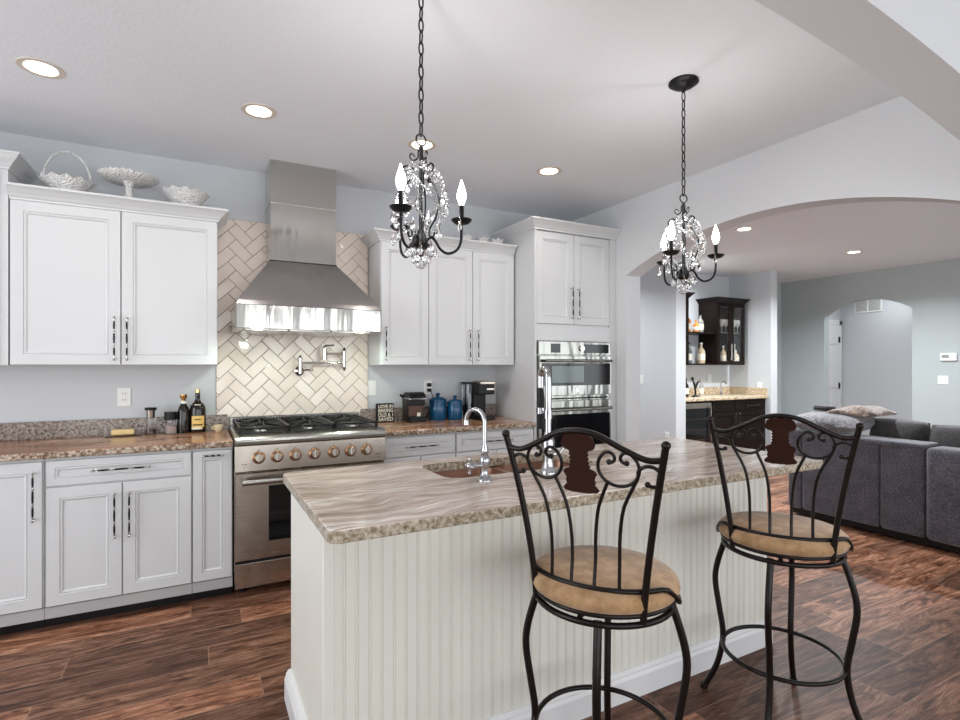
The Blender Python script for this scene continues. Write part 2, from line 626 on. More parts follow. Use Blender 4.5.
struct(arch_wall('X', 3.165, 3.325, 0.79, 4.08, 1.09, 3.352, 2.118, 2.35), 'wall_right', WALLR)
struct(arch_wall('Y', 0.79, 0.95, -3, 3.165, -1.265, 3.145, 2.12, 2.396, 0.95), 'wall_front', WALLR)
# living room
struct(arch_wall('X', 8.65, 8.785, -2.8, 5.5, 3.656, 4.814, 2.15, 2.335), 'wall_far', LRWALL)
struct(MB().box(7.48, 5.5, 0, 8.785, 5.62, CZ), 'wall_corner', LRWALL)
struct(MB().box(7.33, 4.82, 0, 7.48, 5.62, CZ), 'wall_nook_right', WALL)
struct(MB().box(5.574, 5.5, 0, 7.33, 5.62, CZ), 'wall_nook_back', WALL)
struct(MB().box(5.397, 4.82, 0, 5.574, 7.1, CZ), 'wall_nook_left', WALL)
struct(MB().box(3.325, 7.0, 0, 5.397, 7.1, CZ), 'wall_hall_end', WALL)
struct(MB().box(3.205, 4.2, 0, 3.325, 7.1, CZ), 'wall_hall_side', WALL)
# small hall behind the far arch
struct(MB().box(9.75, 3.0, 0, 9.87, 5.3, CZ), 'wall_hall_back', WALL)
struct(MB().box(8.785, 5.15, 0, 9.75, 5.27, CZ), 'wall_hall_door_side', WALL)
struct(MB().box(8.785, 3.0, 0, 9.75, 3.12, CZ), 'wall_hall_near', WALL)
# walls behind the camera, with open window bays that let the daylight in
BAYS = [(-2.35, -1.15), (-0.85, 0.35), (0.65, 1.85), (2.15, 3.35), (4.2, 8.4)]
mb = MB()
edges_ = [-3.0] + [v for bay in BAYS for v in bay] + [11.0]
for a, b in zip(edges_[0::2], edges_[1::2]):
    mb.box(a, -2.8, 0, b, -2.68, CZ)
for a, b in BAYS:
    mb.box(a, -2.8, 0, b, -2.68, 0.2)
    mb.box(a, -2.8, 2.4, b, -2.68, CZ)
struct(mb, 'wall_rear', WALLR)
for i, (a, b) in enumerate(BAYS):
    w = MB()
    n = 2 if b - a < 2 else 4
    w.box(a, -2.78, 0.2, a + 0.06, -2.70, 2.4).box(b - 0.06, -2.78, 0.2, b, -2.70, 2.4)
    w.box(a, -2.78, 0.2, b, -2.70, 0.26).box(a, -2.78, 2.34, b, -2.70, 2.4)
    for k in range(1, n):
        xm = a + (b - a) * k / n
        w.box(xm - 0.03, -2.78, 0.2, xm + 0.03, -2.70, 2.4)
    struct(w, 'window_%d' % (i + 1), TRIM)
mb = MB()
mb.box(-3, -2.8, 0, -2.88, 0.3, CZ).box(-3, 2.9, 0, -2.88, 4.2, CZ).box(-3, 0.3, 0, -2.88, 2.9, 0.5).box(-3, 0.3, 2.5, -2.88, 2.9, CZ)
struct(mb, 'wall_left', WALL)
w = MB()
w.box(-2.98, 0.3, 0.5, -2.9, 0.36, 2.5).box(-2.98, 2.84, 0.5, -2.9, 2.9, 2.5).box(-2.98, 0.3, 0.5, -2.9, 2.9, 0.56).box(-2.98, 0.3, 2.44, -2.9, 2.9, 2.5).box(-2.98, 1.57, 0.5, -2.9, 1.63, 2.5)
struct(w, 'window_6', TRIM)
struct(MB().box(10.9, -2.8, 0, 11, 7.2, CZ), 'wall_end', LRWALL)


def baseboard(n, x0, y0, x1, y1, nx, ny):
    m = MB()
    a = 0.014
    m.box(min(x0, x1, x0 + nx * a), min(y0, y1, y0 + ny * a), 0, max(x0, x1, x0 + nx * a), max(y0, y1, y0 + ny * a), 0.11)
    struct(m, n, TRIM)


baseboard('baseboard_far', 8.65, -2.68, 8.65, 3.65, -1, 0)
baseboard('baseboard_corner', 7.48, 5.5, 8.65, 5.5, 0, -1)
baseboard('baseboard_nook', 5.397, 4.82, 5.397, 7.0, -1, 0)
baseboard('baseboard_hall', 9.75, 3.12, 9.75, 5.15, -1, 0)

# door in the small hall, six-panel, with hinges
mb = MB()
for x0, x1, z0, z1 in ((8.80, 8.87, 0, 2.12), (9.66, 9.73, 0, 2.12), (8.80, 9.73, 2.05, 2.13)):
    mb.box(x0, 5.12, z0, x1, 5.15, z1, 0.004)
struct(mb, 'trim_1', TRIM)
mb = MB().box(8.87, 5.128, 0.01, 9.66, 5.15, 2.05)
for cx in (9.075, 9.455):
    for z0, z1 in ((0.2, 0.85), (0.98, 1.6), (1.72, 1.95)):
        mb.box(cx - 0.13, 5.118, z0, cx + 0.13, 5.13, z1, 0.01)
door = struct(mb, 'door_1', TRIM)
for z in (0.3, 1.02, 1.8):
    MB().box(9.635, 5.11, z - 0.05, 9.665, 5.13, z + 0.05, 0.003).build('hinge', BLACK, door)
MB().sph((8.95, 5.09, 0.97), 0.03).cyl((8.95, 5.128, 0.97), 0.012, 0.03, 12, 'Y').build('door_knob', BLACK, door, smooth=40)


# ------------------------------------------------------------------ herringbone tile backsplash
def clip(poly, x0, x1, z0, z1):
    def cl(p, f, inter):
        out = []
        for i in range(len(p)):
            a, b = p[i - 1], p[i]
            fa, fb = f(a), f(b)
            if fb:
                if not fa:
                    out.append(inter(a, b))
                out.append(b)
            elif fa:
                out.append(inter(a, b))
        return out
    def ix(v):
        return lambda a, b: (v, a[1] + (b[1] - a[1]) * (v - a[0]) / (b[0] - a[0]))
    def iz(v):
        return lambda a, b: (a[0] + (b[0] - a[0]) * (v - a[1]) / (b[1] - a[1]), v)
    for f, g in ((lambda p: p[0] >= x0, ix(x0)), (lambda p: p[0] <= x1, ix(x1)), (lambda p: p[1] >= z0, iz(z0)), (lambda p: p[1] <= z1, iz(z1))):
        poly = cl(poly, f, g)
        if len(poly) < 3:
            return []
    return poly


tb = thing('tile_backsplash', 'glazed off-white herringbone tile panel behind the range, up to the cabinet tops', 'backsplash', (0.645, 4.07, 0.93))
MB().box(0.115, 4.072, 0.93, 1.176, 4.08, 2.383).build('grout', GROUT, tb)
mb = MB()
W = 0.0765
g = 0.0014
ca, sa = math.cos(PI / 4), math.sin(PI / 4)
rt = random.Random(3)
for i in range(-34, 34):
    for j in range(-34, 34):
        s = (i - j) % 4
        if s == 0:
            r = (i * W, j * W, (i + 2) * W, (j + 1) * W)
        elif s == 3:
            r = (i * W, j * W, (i + 1) * W, (j + 2) * W)
        else:
            continue
        x0, y0, x1, y1 = r[0] + g, r[1] + g, r[2] - g, r[3] - g
        c4 = [(x0, y0), (x1, y0), (x1, y1), (x0, y1)]
        c4 = [(0.5655 + a * ca - b * sa, 1.705 + a * sa + b * ca) for a, b in c4]
        pl = clip(c4, 0.117, 1.174, 0.932, 2.381)
        if len(pl) < 3:
            continue
        mx = sum(p[0] for p in pl) / len(pl)
        mz = sum(p[1] for p in pl) / len(pl)
        tx, tz = rt.uniform(-0.035, 0.035), rt.uniform(-0.035, 0.035)
        def yy(p, d=0.0):
            return 4.066 + (p[0] - mx) * tx + (p[1] - mz) * tz + d
        k = 0.94
        outer = [(p[0], 4.0725, p[1]) for p in pl]
        mid = [(p[0], yy(p, 0.0012), p[1]) for p in pl]
        inn = [(mx + (p[0] - mx) * k, yy(p), mz + (p[1] - mz) * k) for p in pl]
        mb.rings([outer, mid, inn])
mb.build('tile', TILE, tb)


# ------------------------------------------------------------------ cabinets
def panel_front(x0, x1, z0, z1, yf, rail=0.055, th=0.02):
    def lp(i, d):
        return [(x0 + i, yf + d, z0 + i), (x1 - i, yf + d, z0 + i), (x1 - i, yf + d, z1 - i), (x0 + i, yf + d, z1 - i)]
    m = MB()
    rail = min(rail, (z1 - z0) * 0.3, (x1 - x0) * 0.3)
    m.rings([lp(0, th), lp(0, 0.002), lp(0.002, 0), lp(rail, 0), lp(rail + 0.003, 0.005), lp(rail + 0.009, 0.002), lp(rail + 0.013, 0.004), lp(rail + 0.018, 0.0095)], fill_first=True)
    return m


def pull(parent, x, yf, z, L, vertical=True, name='handle'):
    """bar pull with end balls and turned beads"""
    m = MB()
    def P(t, d):
        return (x, yf - d, z + t) if vertical else (x + t, yf - d, z)
    h = L / 2
    off = 0.030
    m.tube([P(-h, off), P(h, off)], 0.0040, 8)
    for t in (-h * 0.94, h * 0.94):
        m.sph(P(t * 1.04, off), 0.0078, 10)
        m.tube([P(t, 0), P(t, off)], 0.0045, 8)
    for t in (-0.33, 0.33):
        m.sph(P(t * h, off), 0.0066, 8)
    o = m.build(name, NICKEL, parent, smooth=50)
    b = MB()
    for a, c in ((-0.80, -0.42), (-0.24, 0.24), (0.42, 0.80)):
        b.tube([P(a * h, off), P((a + c) / 2 * h, off), P(c * h, off)], [0.0043, 0.0054, 0.0043], 8)
    b.build('grip', BLACK, o, smooth=50)
    return o


def door_part(parent, x0, x1, z0, z1, yf, hx=None, hz=None, L=0.24, vertical=True, name='door', m=None, rail=0.055):
    o = panel_front(x0, x1, z0, z1, yf, rail).build(name, m or CAB, parent)
    if hx is not None:
        pull(o, hx, yf, hz, L, vertical)
    return o


def crown(parent, x0, x1, yf, yb, zb, h=0.075, out=0.062, left=True, right=True, m=None):
    prof = [(0, 0), (0.008, 0.0), (0.008, 0.010), (0.016, 0.018), (0.024, 0.030), (0.045, 0.052), (out - 0.004, h - 0.012), (out, h - 0.012), (out, h)]
    loops = []
    for d, z in prof:
        dl = d if left else 0
        dr = d if right else 0
        loops.append([(x0 - dl, yb, zb + z), (x0 - dl, yf - d, zb + z), (x1 + dr, yf - d, zb + z), (x1 + dr, yb, zb + z)])
    mb = MB()
    mb.rings(loops, fill_first=True, fill_last=True)
    return mb.build('crown_moulding', m or CAB, parent)


YF, YW, YU = 3.47, 4.078, 3.75
# -- left uppers
t = thing('wall_cabinet', 'white two-door wall cabinet left of the range hood with white glass dishes on top', 'cabinet', (-0.39, YU, 1.37))
MB().box(-0.903, YU + 0.02, 1.37, 0.115, YW, 2.28).build('body', CAB, t)
door_part(t, -0.897, -0.397, 1.372, 2.272, YU, -0.425, 1.525, 0.25)
door_part(t, -0.391, 0.112, 1.372, 2.272, YU, -0.363, 1.525, 0.25)
crown(t, -0.903, 0.115, YU + 0.012, YW, 2.275, left=False)
t = thing('wall_cabinet', 'taller white wall cabinet at the left edge, crown stepped above its neighbour', 'cabinet', (-1.3, YU, 1.37))
MB().box(-1.9, YU, 1.37, -0.905, YW, 2.43).build('body', CAB, t)
door_part(t, -1.86, -0.95, 1.376, 2.42, YU - 0.02, -1.83, 1.53, 0.25)
crown(t, -1.9, -0.905, YU - 0.002, YW, 2.43, h=0.085)

# -- left base units
def base_body(t, x0, x1):
    MB().box(x0, YF + 0.02, 0.115, x1, YW, 0.888).build('body', CAB, t)
    MB().box(x0, YF + 0.055, 0.0, x1, YF + 0.075, 0.115).build('toe_kick', BLACK, t)  # toe kick coloured black to stand in for the shadow below the skirt
    MB().box(x0, YF + 0.012, 0.055, x1, YF + 0.055, 0.113).build('skirt_board', KICK, t)


t = thing('base_cabinet', 'white single-door base cabinet at the left edge with a vertical pull', 'cabinet', (-1.0, YF, 0))
base_body(t, -1.35, -0.697)
door_part(t, -1.30, -0.703, 0.12, 0.872, YF, -0.735, 0.70, 0.25)
t = thing('base_cabinet', 'white base cabinet with one wide drawer above two doors, left of the range', 'cabinet', (-0.36, YF, 0))
base_body(t, -0.695, -0.026)
door_part(t, -0.687, -0.030, 0.742, 0.872, YF, -0.36, 0.81, 0.26, False, 'drawer', rail=0.035)
door_part(t, -0.687, -0.361, 0.12, 0.732, YF, -0.392, 0.56, 0.24)
door_part(t, -0.355, -0.030, 0.12, 0.732, YF, -0.325, 0.56, 0.24)
t = thing('base_cabinet', 'narrow white pull-out base cabinet beside the range with a horizontal pull', 'cabinet', (0.08, YF, 0))
base_body(t, -0.024, 0.186)
door_part(t, -0.019, 0.182, 0.12, 0.872, YF, 0.082, 0.845, 0.10, False, rail=0.045)


def slab(x0, x1, y0, y1, z0, z1, m, name, bev=0.008):
    return MB().box(x0, y0, z0, x1, y1, z1, bev, 2).build(name, m)


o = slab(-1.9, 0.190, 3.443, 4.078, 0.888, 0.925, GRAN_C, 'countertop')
tag(o, 'rust-brown veined granite worktop left of the range', 'countertop')
ob = MB().box(-1.9, 4.05, 0.925, 0.186, 4.071, 1.03, 0.002).build('backsplash_ledge', GRAN_S, o)
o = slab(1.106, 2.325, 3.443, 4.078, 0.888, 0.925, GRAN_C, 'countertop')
tag(o, 'brown granite worktop between the range and the oven tower', 'countertop')
MB().box(1.115, 4.05, 0.925, 2.322, 4.071, 1.03, 0.002).build('backsplash_ledge', GRAN_S, o)

# -- right base units
t = thing('base_cabinet', 'white base cabinet right of the range, its drawer showing above the island', 'cabinet', (1.38, YF, 0))
base_body(t, 1.108, 1.648)
door_part(t, 1.114, 1.644, 0.742, 0.872, YF, 1.38, 0.806, 0.24, False, 'drawer', rail=0.035)
door_part(t, 1.114, 1.376, 0.12, 0.732, YF, 1.35, 0.59, 0.24)
door_part(t, 1.382, 1.644, 0.12, 0.732, YF, 1.41, 0.59, 0.24)
t = thing('base_cabinet', 'white base cabinet next to the oven tower, behind the island faucet', 'cabinet', (1.99, YF, 0))
base_body(t, 1.650, 2.326)
door_part(t, 1.656, 2.320, 0.742, 0.872, YF, 1.99, 0.806, 0.24, False, 'drawer', rail=0.035)
door_part(t, 1.656, 1.985, 0.12, 0.732, YF, 1.955, 0.59, 0.24)
door_part(t, 1.991, 2.320, 0.12, 0.732, YF, 2.02, 0.59, 0.24)

# -- right uppers
t = thing('wall_cabinet', 'white three-door wall cabinet between the hood and the oven tower', 'cabinet', (1.745, YU, 1.37))
MB().box(1.178, YU + 0.02, 1.37, 2.316, YW, 2.28).build('body', CAB, t)
door_part(t, 1.182, 1.551, 1.372, 2.272, YU, 1.212, 1.525, 0.24)
door_part(t, 1.556, 1.927, 1.372, 2.272, YU, 1.895, 1.525, 0.24)
door_part(t, 1.932, 2.312, 1.372, 2.272, YU, 1.968, 1.525, 0.24)
crown(t, 1.178, 2.316, YU + 0.012, YW, 2.275, right=False)

# -- oven tower
t = thing('oven_cabinet', 'tall white oven tower with two upper doors, against the right wall', 'cabinet', (2.74, YF, 0))
mb = MB()
mb.box(2.328, YF + 0.0, 0.1, 2.348, YW, 2.44)
mb.box(3.09, YF + 0.0, 0.1, 3.162, YW, 2.44)
mb.box(2.348, YF + 0.005, 1.565, 3.09, YW, 1.69)
mb.box(2.348, YF + 0.02, 1.69, 3.09, YW, 2.44)
mb.box(2.348, YF + 0.02, 0.1, 3.09, YW, 0.42)
mb.box(2.348, 4.0, 0.42, 3.09, YW, 1.565)
mb.box(2.328, YF + 0.06, 0.0, 3.162, YW, 0.1)
mb.build('body', CAB, t)
door_part(t, 2.350, 2.713, 1.70, 2.425, YF, 2.683, 1.87, 0.25)
door_part(t, 2.718, 3.086, 1.70, 2.425, YF, 2.750, 1.87, 0.25)
door_part(t, 2.350, 3.086, 0.12, 0.40, YF, 2.72, 0.30, 0.25, False, 'drawer')
crown(t, 2.328, 3.162, YF - 0.004, YW, 2.435, h=0.078, right=False)

# -- double wall oven
t = thing('wall_oven', 'stainless double wall oven built into the white tower', 'oven', (2.72, YF, 0.42))
MB().box(2.352, YF - 0.004, 0.425, 3.086, 3.99, 1.56).build('housing', OVENST, t)
p = MB().box(2.352, YF - 0.022, 1.452, 3.086, YF - 0.004, 1.557, 0.003).build('control_panel', OVENST, t)
MB().box(2.47, YF - 0.025, 1.468, 2.56, YF - 0.021, 1.54).build('keypad', BLACKGLASS, p)
MB().box(2.80, YF - 0.025, 1.468, 3.06, YF - 0.021, 1.54).build('display', BLACKGLASS, p)
MB().cyl((2.775, YF - 0.022, 1.505), 0.022, 0.014, 20, 'Y').build('dial', NICKEL, p, smooth=40)
for nm, z0, z1, hz, g0, g1 in (('upper_door', 1.125, 1.445, 1.403, 1.205, 1.385), ('lower_door', 0.50, 1.085, 1.015, 0.56, 0.975)):
    d = MB().box(2.356, YF - 0.030, z0, 3.082, YF - 0.004, z1, 0.004).build(nm, OVENST, t)
    if nm == 'upper_door':
        MB().box(2.375, YF - 0.033, g0, 3.070, YF - 0.029, g1 + 0.0, 0.001).build('glass', BLACKGLASS, d)
        MB().box(2.47, YF - 0.035, 1.228, 2.79, YF - 0.032, 1.362, 0.001).build('viewing_window', GREENGLASS, d)
    else:
        MB().box(2.375, YF - 0.033, g0, 3.065, YF - 0.029, g1, 0.001).build('glass', BLACKGLASS, d)
    h = MB().tube([(2.39, YF - 0.075, hz), (3.05, YF - 0.075, hz)], 0.0125, 12)
    for hx in (2.42, 3.02):
        h.tube([(hx, YF - 0.03, hz), (hx, YF - 0.075, hz)], 0.009, 8)
    h.build('handle', OVENST, d, smooth=50)
MB().cyl((2.72, YF - 0.030, 1.165), 0.016, 0.003, 24, 'Y').build('badge', NICKEL, t, smooth=30)
mb = MB()
for k in range(24):
    mb.box(2.40 + k * 0.028, YF - 0.012, 1.095, 2.42 + k * 0.028, YF - 0.0035, 1.106)
mb.build('vent_slots', BLACK, t)

# ------------------------------------------------------------------ range
t = thing('gas_range', 'wide stainless gas range with a row of seven knobs under the hood', 'range', (0.647, 3.40, 0))
X0, X1 = 0.194, 1.100
MB().box(X0, 3.45, 0.09, X1, 4.06, 0.90).build('body', STEEL2, t)
lg = MB()
for lx in (X0 + 0.05, X1 - 0.05):
    for ly in (3.52, 3.98):
        lg.cyl((lx, ly, 0), 0.02, 0.09, 12)
lg.build('levelling_feet', BLACK, t)
MB().prism([(3.405, 0.893), (3.392, 0.903), (3.389, 0.918), (3.394, 0.933), (3.408, 0.944), (3.45, 0.955), (4.055, 0.955), (4.055, 0.893)], X0, X1, 'X').build('cooktop', STEEL, t)
MB().box(X0 + 0.03, 3.47, 0.953, X1 - 0.03, 3.99, 0.958).build('burner_tray', BLACKIRON, t)
cp = MB().prism([(3.396, 0.745), (3.408, 0.892), (3.46, 0.892), (3.46, 0.742), (3.400, 0.742)], X0, X1, 'X').build('control_panel', STEEL2, t)
tilt = math.atan2(0.012, 0.147)
def Kz(z):
    return 3.396 + (z - 0.745) / 0.147 * 0.012
kn = [259, 277.5, 295.8, 315, 334.4, 351, 367.3]
f_ = 531.98
def px_x(px, Y):
    u = (px - 480) / f_
    th = math.radians(28.012)
    dx = math.sin(th) + math.cos(th) * u
    dy = math.cos(th) - math.sin(th) * u
    return Y * dx / dy
proto = None
for px in kn:
    kx = px_x(px, 3.385)
    M = Matrix.Translation((kx, Kz(0.821), 0.821)) @ Matrix.Rotation(-tilt, 4, 'X')
    bz = MB().lathe([(0.0, 0.0), (0.037, 0.0), (0.037, 0.006), (0.031, 0.010), (0, 0.010)], (0, 0, 0), 24, 'Y').xf(M).build('knob', BRASSY, cp, smooth=35)
    MB().lathe([(0.0255, 0.0), (0.0235, 0.026), (0.021, 0.030), (0, 0.030)], (0, -0.009, 0), 24, 'Y').box(-0.005, -0.046, -0.024, 0.005, -0.036, 0.024, 0.002).xf(M).build('dial', STEEL2, bz, smooth=35)
    MB().box(kx - 0.0025, Kz(0.866) - 0.002, 0.863, kx + 0.0025, Kz(0.866) + 0.002, 0.868).build('pointer_mark', BLACK, bz)
for kx in (X0 + 0.05, X1 - 0.05):
    MB().box(kx - 0.012, Kz(0.780) - 0.001, 0.783, kx - 0.004, Kz(0.780) + 0.003, 0.789).box(kx + 0.004, Kz(0.780) - 0.001, 0.783, kx + 0.012, Kz(0.780) + 0.003, 0.789).box(kx - 0.004, Kz(0.770) - 0.001, 0.768, kx + 0.004, Kz(0.770) + 0.003, 0.771).build('control_mark', BLACK, cp)
# oven door
d = MB().box(X0 + 0.002, 3.412, 0.215, X1 - 0.002, 3.45, 0.732, 0.004).build('oven_door', STEEL2, t)
MB().box(0.38, 3.409, 0.317, 0.915, 3.413, 0.648, 0.001).build('door_glass', BLACKGLASS, d)
hb = MB().tube([(X0 + 0.035, 3.345, 0.688), (X1 - 0.035, 3.345, 0.688)], 0.016, 14)
for hx in (X0 + 0.055, X1 - 0.055):
    hb.box(hx - 0.012, 3.345, 0.674, hx + 0.012, 3.413, 0.702, 0.004)
hb.build('handle', STEEL, d, smooth=50)
MB().box(X0 + 0.004, 3.440, 0.198, X1 - 0.004, 3.452, 0.218).build('door_gap', BLACK, t)
MB().box(X0 + 0.002, 3.414, 0.055, X1 - 0.002, 3.45, 0.198, 0.003).build('storage_drawer', STEEL2, t)
# rear vent
bgd = MB().box(X0 + 0.004, 4.005, 0.955, X1 - 0.004, 4.06, 1.012, 0.003).build('back_guard', STEEL, t)
mb = MB()
for k in range(44):
    xx = X0 + 0.022 + k * 0.0199
    mb.box(xx, 4.0025, 0.968, xx + 0.009, 4.006, 1.003)
mb.build('vent_slots', BLACK, bgd)
# grates and burners
for gi in range(3):
    gx0 = X0 + 0.035 + gi * 0.281
    gx1 = gx0 + 0.272
    m = MB()
    zt = 0.994
    for a, b in (((gx0, 3.49), (gx1, 3.49)), ((gx0, 3.975), (gx1, 3.975)), ((gx0, 3.49), (gx0, 3.975)), ((gx1, 3.49), (gx1, 3.975)), ((gx0, 3.7325), (gx1, 3.7325))):
        m.box(min(a[0], b[0]) - 0.007, min(a[1], b[1]) - 0.007, zt - 0.012, max(a[0], b[0]) + 0.007, max(a[1], b[1]) + 0.007, zt, 0.003)
    for cy in (3.612, 3.853):
        cx = (gx0 + gx1) / 2
        for k in range(8):
            a = k * PI / 4 + 0.0

            r0, r1 = 0.03, (0.12 if k % 2 == 0 else 0.155)
            p0 = (cx + r0 * math.cos(a), cy + r0 * math.sin(a), zt + 0.010)
            p1 = (cx + r1 * math.cos(a), cy + r1 * math.sin(a), zt - 0.004)
            p1 = (min(max(p1[0], gx0), gx1), min(max(p1[1], 3.49), 3.975), p1[2])
            m.tube([p0, p1], 0.0082, 6)
    for fx in (gx0, gx1):
        for fy in (3.49, 3.975):
            m.box(fx - 0.008, fy - 0.008, 0.956, fx + 0.008, fy + 0.008, zt)
    m.build('grate', BLACKIRON, t)
    for cy in (3.612, 3.853):
        bn = MB().lathe([(0.052, 0), (0.050, 0.012), (0.038, 0.014), (0, 0.014)], ((gx0 + gx1) / 2, cy, 0.957), 20).build('burner', NICKEL, t, smooth=35)
        MB().lathe([(0.036, 0), (0.036, 0.007), (0.030, 0.011), (0, 0.012)], ((gx0 + gx1) / 2, cy, 0.971), 20).build('burner_cap', BLACKIRON, bn, smooth=35)

# ------------------------------------------------------------------ hood
t = thing('range_hood', 'polished stainless chimney hood over the gas range', 'range hood', (0.647, 3.77, 1.59))
hx0, hx1, hy = 0.205, 1.092, 3.475
mb = MB().box(hx0, hy, 1.592, hx1, 4.058, 1.737, 0.003)
mb.build('band', HOODST, t)
loops = []
for k in range(13):
    s = k / 12
    z = 1.737 + (2.068 - 1.737) * s
    gk = s ** 1.1
    a = hx0 + (0.432 - hx0) * gk
    b = hx1 + (0.862 - hx1) * gk
    y = hy + (3.775 - hy) * gk
    loops.append([(a, 4.058, z), (a, y, z), (b, y, z), (b, 4.058, z)])
MB().rings(loops).build('canopy', steel('canopy_steel', (0.50, 0.47, 0.46), 0.16, amt=0.01, wavy=0.10), t)
MB().box(0.432, 3.775, 2.068, 0.862, 4.058, 2.455).build('chimney', HOODST, t)
MB().box(0.430, 3.773, 2.453, 0.864, 4.078, 2.738).build('chimney_extension', HOODST, t)
MB().box(0.427, 3.770, 2.060, 0.867, 4.058, 2.070).build('collar', BLACK, t)
MB().cyl((0.450, 3.773, 2.715), 0.005, 0.003, 10, 'Y').build('screw', NICKEL, t)
fl = MB()
for k in range(3):
    fl.box(hx0 + 0.05 + k * 0.265, hy + 0.07, 1.583, hx0 + 0.305 + k * 0.265, 3.99, 1.593, 0.003)
fl.build('filter', NICKEL, t)
for hx in (0.33, 0.965):
    hl = MB().cyl((hx, 3.52, 1.587), 0.028, 0.006, 20).build('hood_lamp', HOODL, t)
    ld = bpy.data.lights.new('hood_lamp_light', 'SPOT')
    ld.energy = 6.5
    ld.spot_size = 2.6
    ld.spot_blend = 0.6
    ld.shadow_soft_size = 0.03
    ld.color = (0.84, 1.0, 0.82)
    lo = bpy.data.objects.new('hood_lamp_light', ld)
    COL.objects.link(lo)
    lo.parent = t
    lo.location = Vector((hx, 3.55, 1.575)) - Vector((0.647, 3.77, 1.59))
    lo.rotation_euler = (math.radians(22), 0, 0)

# ------------------------------------------------------------------ pot filler
t = thing('pot_filler', 'folded chrome pot filler tap on the tiles above the range', 'faucet', (0.661, 4.06, 1.33))
MB().lathe([(0.034, 0), (0.034, 0.006), (0.022, 0.014), (0.013, 0.02), (0.013, 0.05)], (0.661, 4.060, 1.326), 24, 'Y').build('wall_plate', NICKEL, t, smooth=40)
MB().tube([(0.661, 4.015, 1.305), (0.661, 4.015, 1.415)], 0.0135, 12).lathe([(0.018, 0), (0.018, 0.012), (0.010, 0.018), (0.006, 0.03), (0, 0.034)], (0.661, 4.015, 1.41), 14).build('pivot', NICKEL, t, smooth=40)
MB().tube([(0.672, 4.012, 1.332), (0.73, 3.985, 1.335)], 0.006, 8).sph((0.735, 3.983, 1.335), 0.012).build('handle', NICKEL, t, smooth=40)
MB().tube([(0.661, 4.013, 1.385), (0.972, 4.0, 1.385)], 0.0085, 12).build('lower_arm', NICKEL, t, smooth=40)
MB().tube([(0.975, 4.0, 1.355), (0.975, 4.0, 1.475)], 0.0135, 12).lathe([(0.006, 0), (0.014, 0.012), (0.006, 0.03), (0, 0.032)], (0.975, 4.0, 1.47), 12).lathe([(0, -0.035), (0.006, -0.03), (0.014, -0.01), (0.006, 0.0)], (0.975, 4.0, 1.358), 12).build('elbow', NICKEL, t, smooth=40)
MB().tube([(0.972, 4.0, 1.452), (0.826, 3.975, 1.452)], 0.0085, 12).build('upper_arm', NICKEL, t, smooth=40)
MB().tube([(0.826, 3.975, 1.49), (0.826, 3.975, 1.41)], [0.016, 0.018], 12).lathe([(0.012, 0), (0.012, 0.014), (0.009, 0.02)], (0.826, 3.975, 1.488), 12).build('spout', NICKEL, t, smooth=40)
MB().tube([(0.826, 3.975, 1.512), (0.88, 3.965, 1.515)], 0.006, 8).sph((0.884, 3.964, 1.515), 0.009).build('lever', NICKEL, t, smooth=40)

# ------------------------------------------------------------------ island
IX0, IX1, IYF, IYB = 0.310, 2.60, 1.438, 2.33
BX0, BX1, BYF, BYB = 0.336, 2.475, 1.650, 2.30
SX0, SX1, SY0, SY1 = 0.865, 1.62, 1.885, 2.215
t = thing('kitchen_island', 'cream beadboard kitchen island with white base moulding', 'island', (1.4, 2.0, 0))
# beadboard front (grooves are geometry)
poly = [(BX0 + 0.03, BYB - 0.02)]
poly.append((BX0 + 0.03, BYF))
x = BX0 + 0.06
while x < BX1 - 0.05:
    for dx, dy in ((0, 0), (0.0018, 0.0035), (0.0045, 0.0), (0.0075, 0.0), (0.0093, 0.0035), (0.0115, 0)):
        poly.append((x + dx, BYF + dy))
    x += 0.0405
poly += [(BX1 - 0.03, BYF), (BX1 - 0.03, BYB - 0.02)]
mb = MB()
# hollow body under the sink: build as separate front board and carcass
front = [(p[0], p[1]) for p in poly[1:-1]]
front = front + [(BX1 - 0.03, BYF + 0.012), (BX0 + 0.03, BYF + 0.012)]
MB().prism(front, 0.02, 0.888, 'Z').build('beadboard_front', ISL, t)
c = MB()
c.box(BX0 + 0.03, BYF + 0.012, 0.02, BX1 - 0.03, BYF + 0.03, 0.888)
c.box(BX0 + 0.006, BYF + 0.02, 0.0, BX0 + 0.03, BYB, 0.888)
c.box(BX1 - 0.03, BYF + 0.02, 0.0, BX1 - 0.006, BYB, 0.888)
c.box(BX0 + 0.03, BYB - 0.02, 0.1, BX1 - 0.03, BYB, 0.888)
c.box(BX0 + 0.03, BYF + 0.03, 0.0, BX1 - 0.03, BYB - 0.08, 0.1)
c.build('carcass', ISL, t)
for cx in (BX0, BX1 - 0.036):
    MB().box(cx, BYF - 0.004, 0, cx + 0.036, BYF + 0.032, 0.888, 0.003).build('corner_post', ISL, t)
# base moulding on three sides
prof = [(0.0, 0), (0.020, 0), (0.020, 0.085), (0.014, 0.098), (0.014, 0.105), (0.006, 0.118), (0, 0.12)]
loops = []
for d, z in prof:
    loops.append([(BX0 - d, BYB, z), (BX0 - d, BYF - d, z), (BX1 + d, BYF - d, z), (BX1 + d, BYB, z)])
MB().rings(loops, True, True).build('base_moulding', TRIM, t)
# far-side doors
for k in range(4):
    a = BX0 + 0.04 + k * 0.52
    dd = panel_front(a, a + 0.50, 0.13, 0.86, -BYB - 0.02)
    dd.xf(Matrix.Scale(-1, 4, (0, 1, 0)))
    dd.build('door', ISL, t)

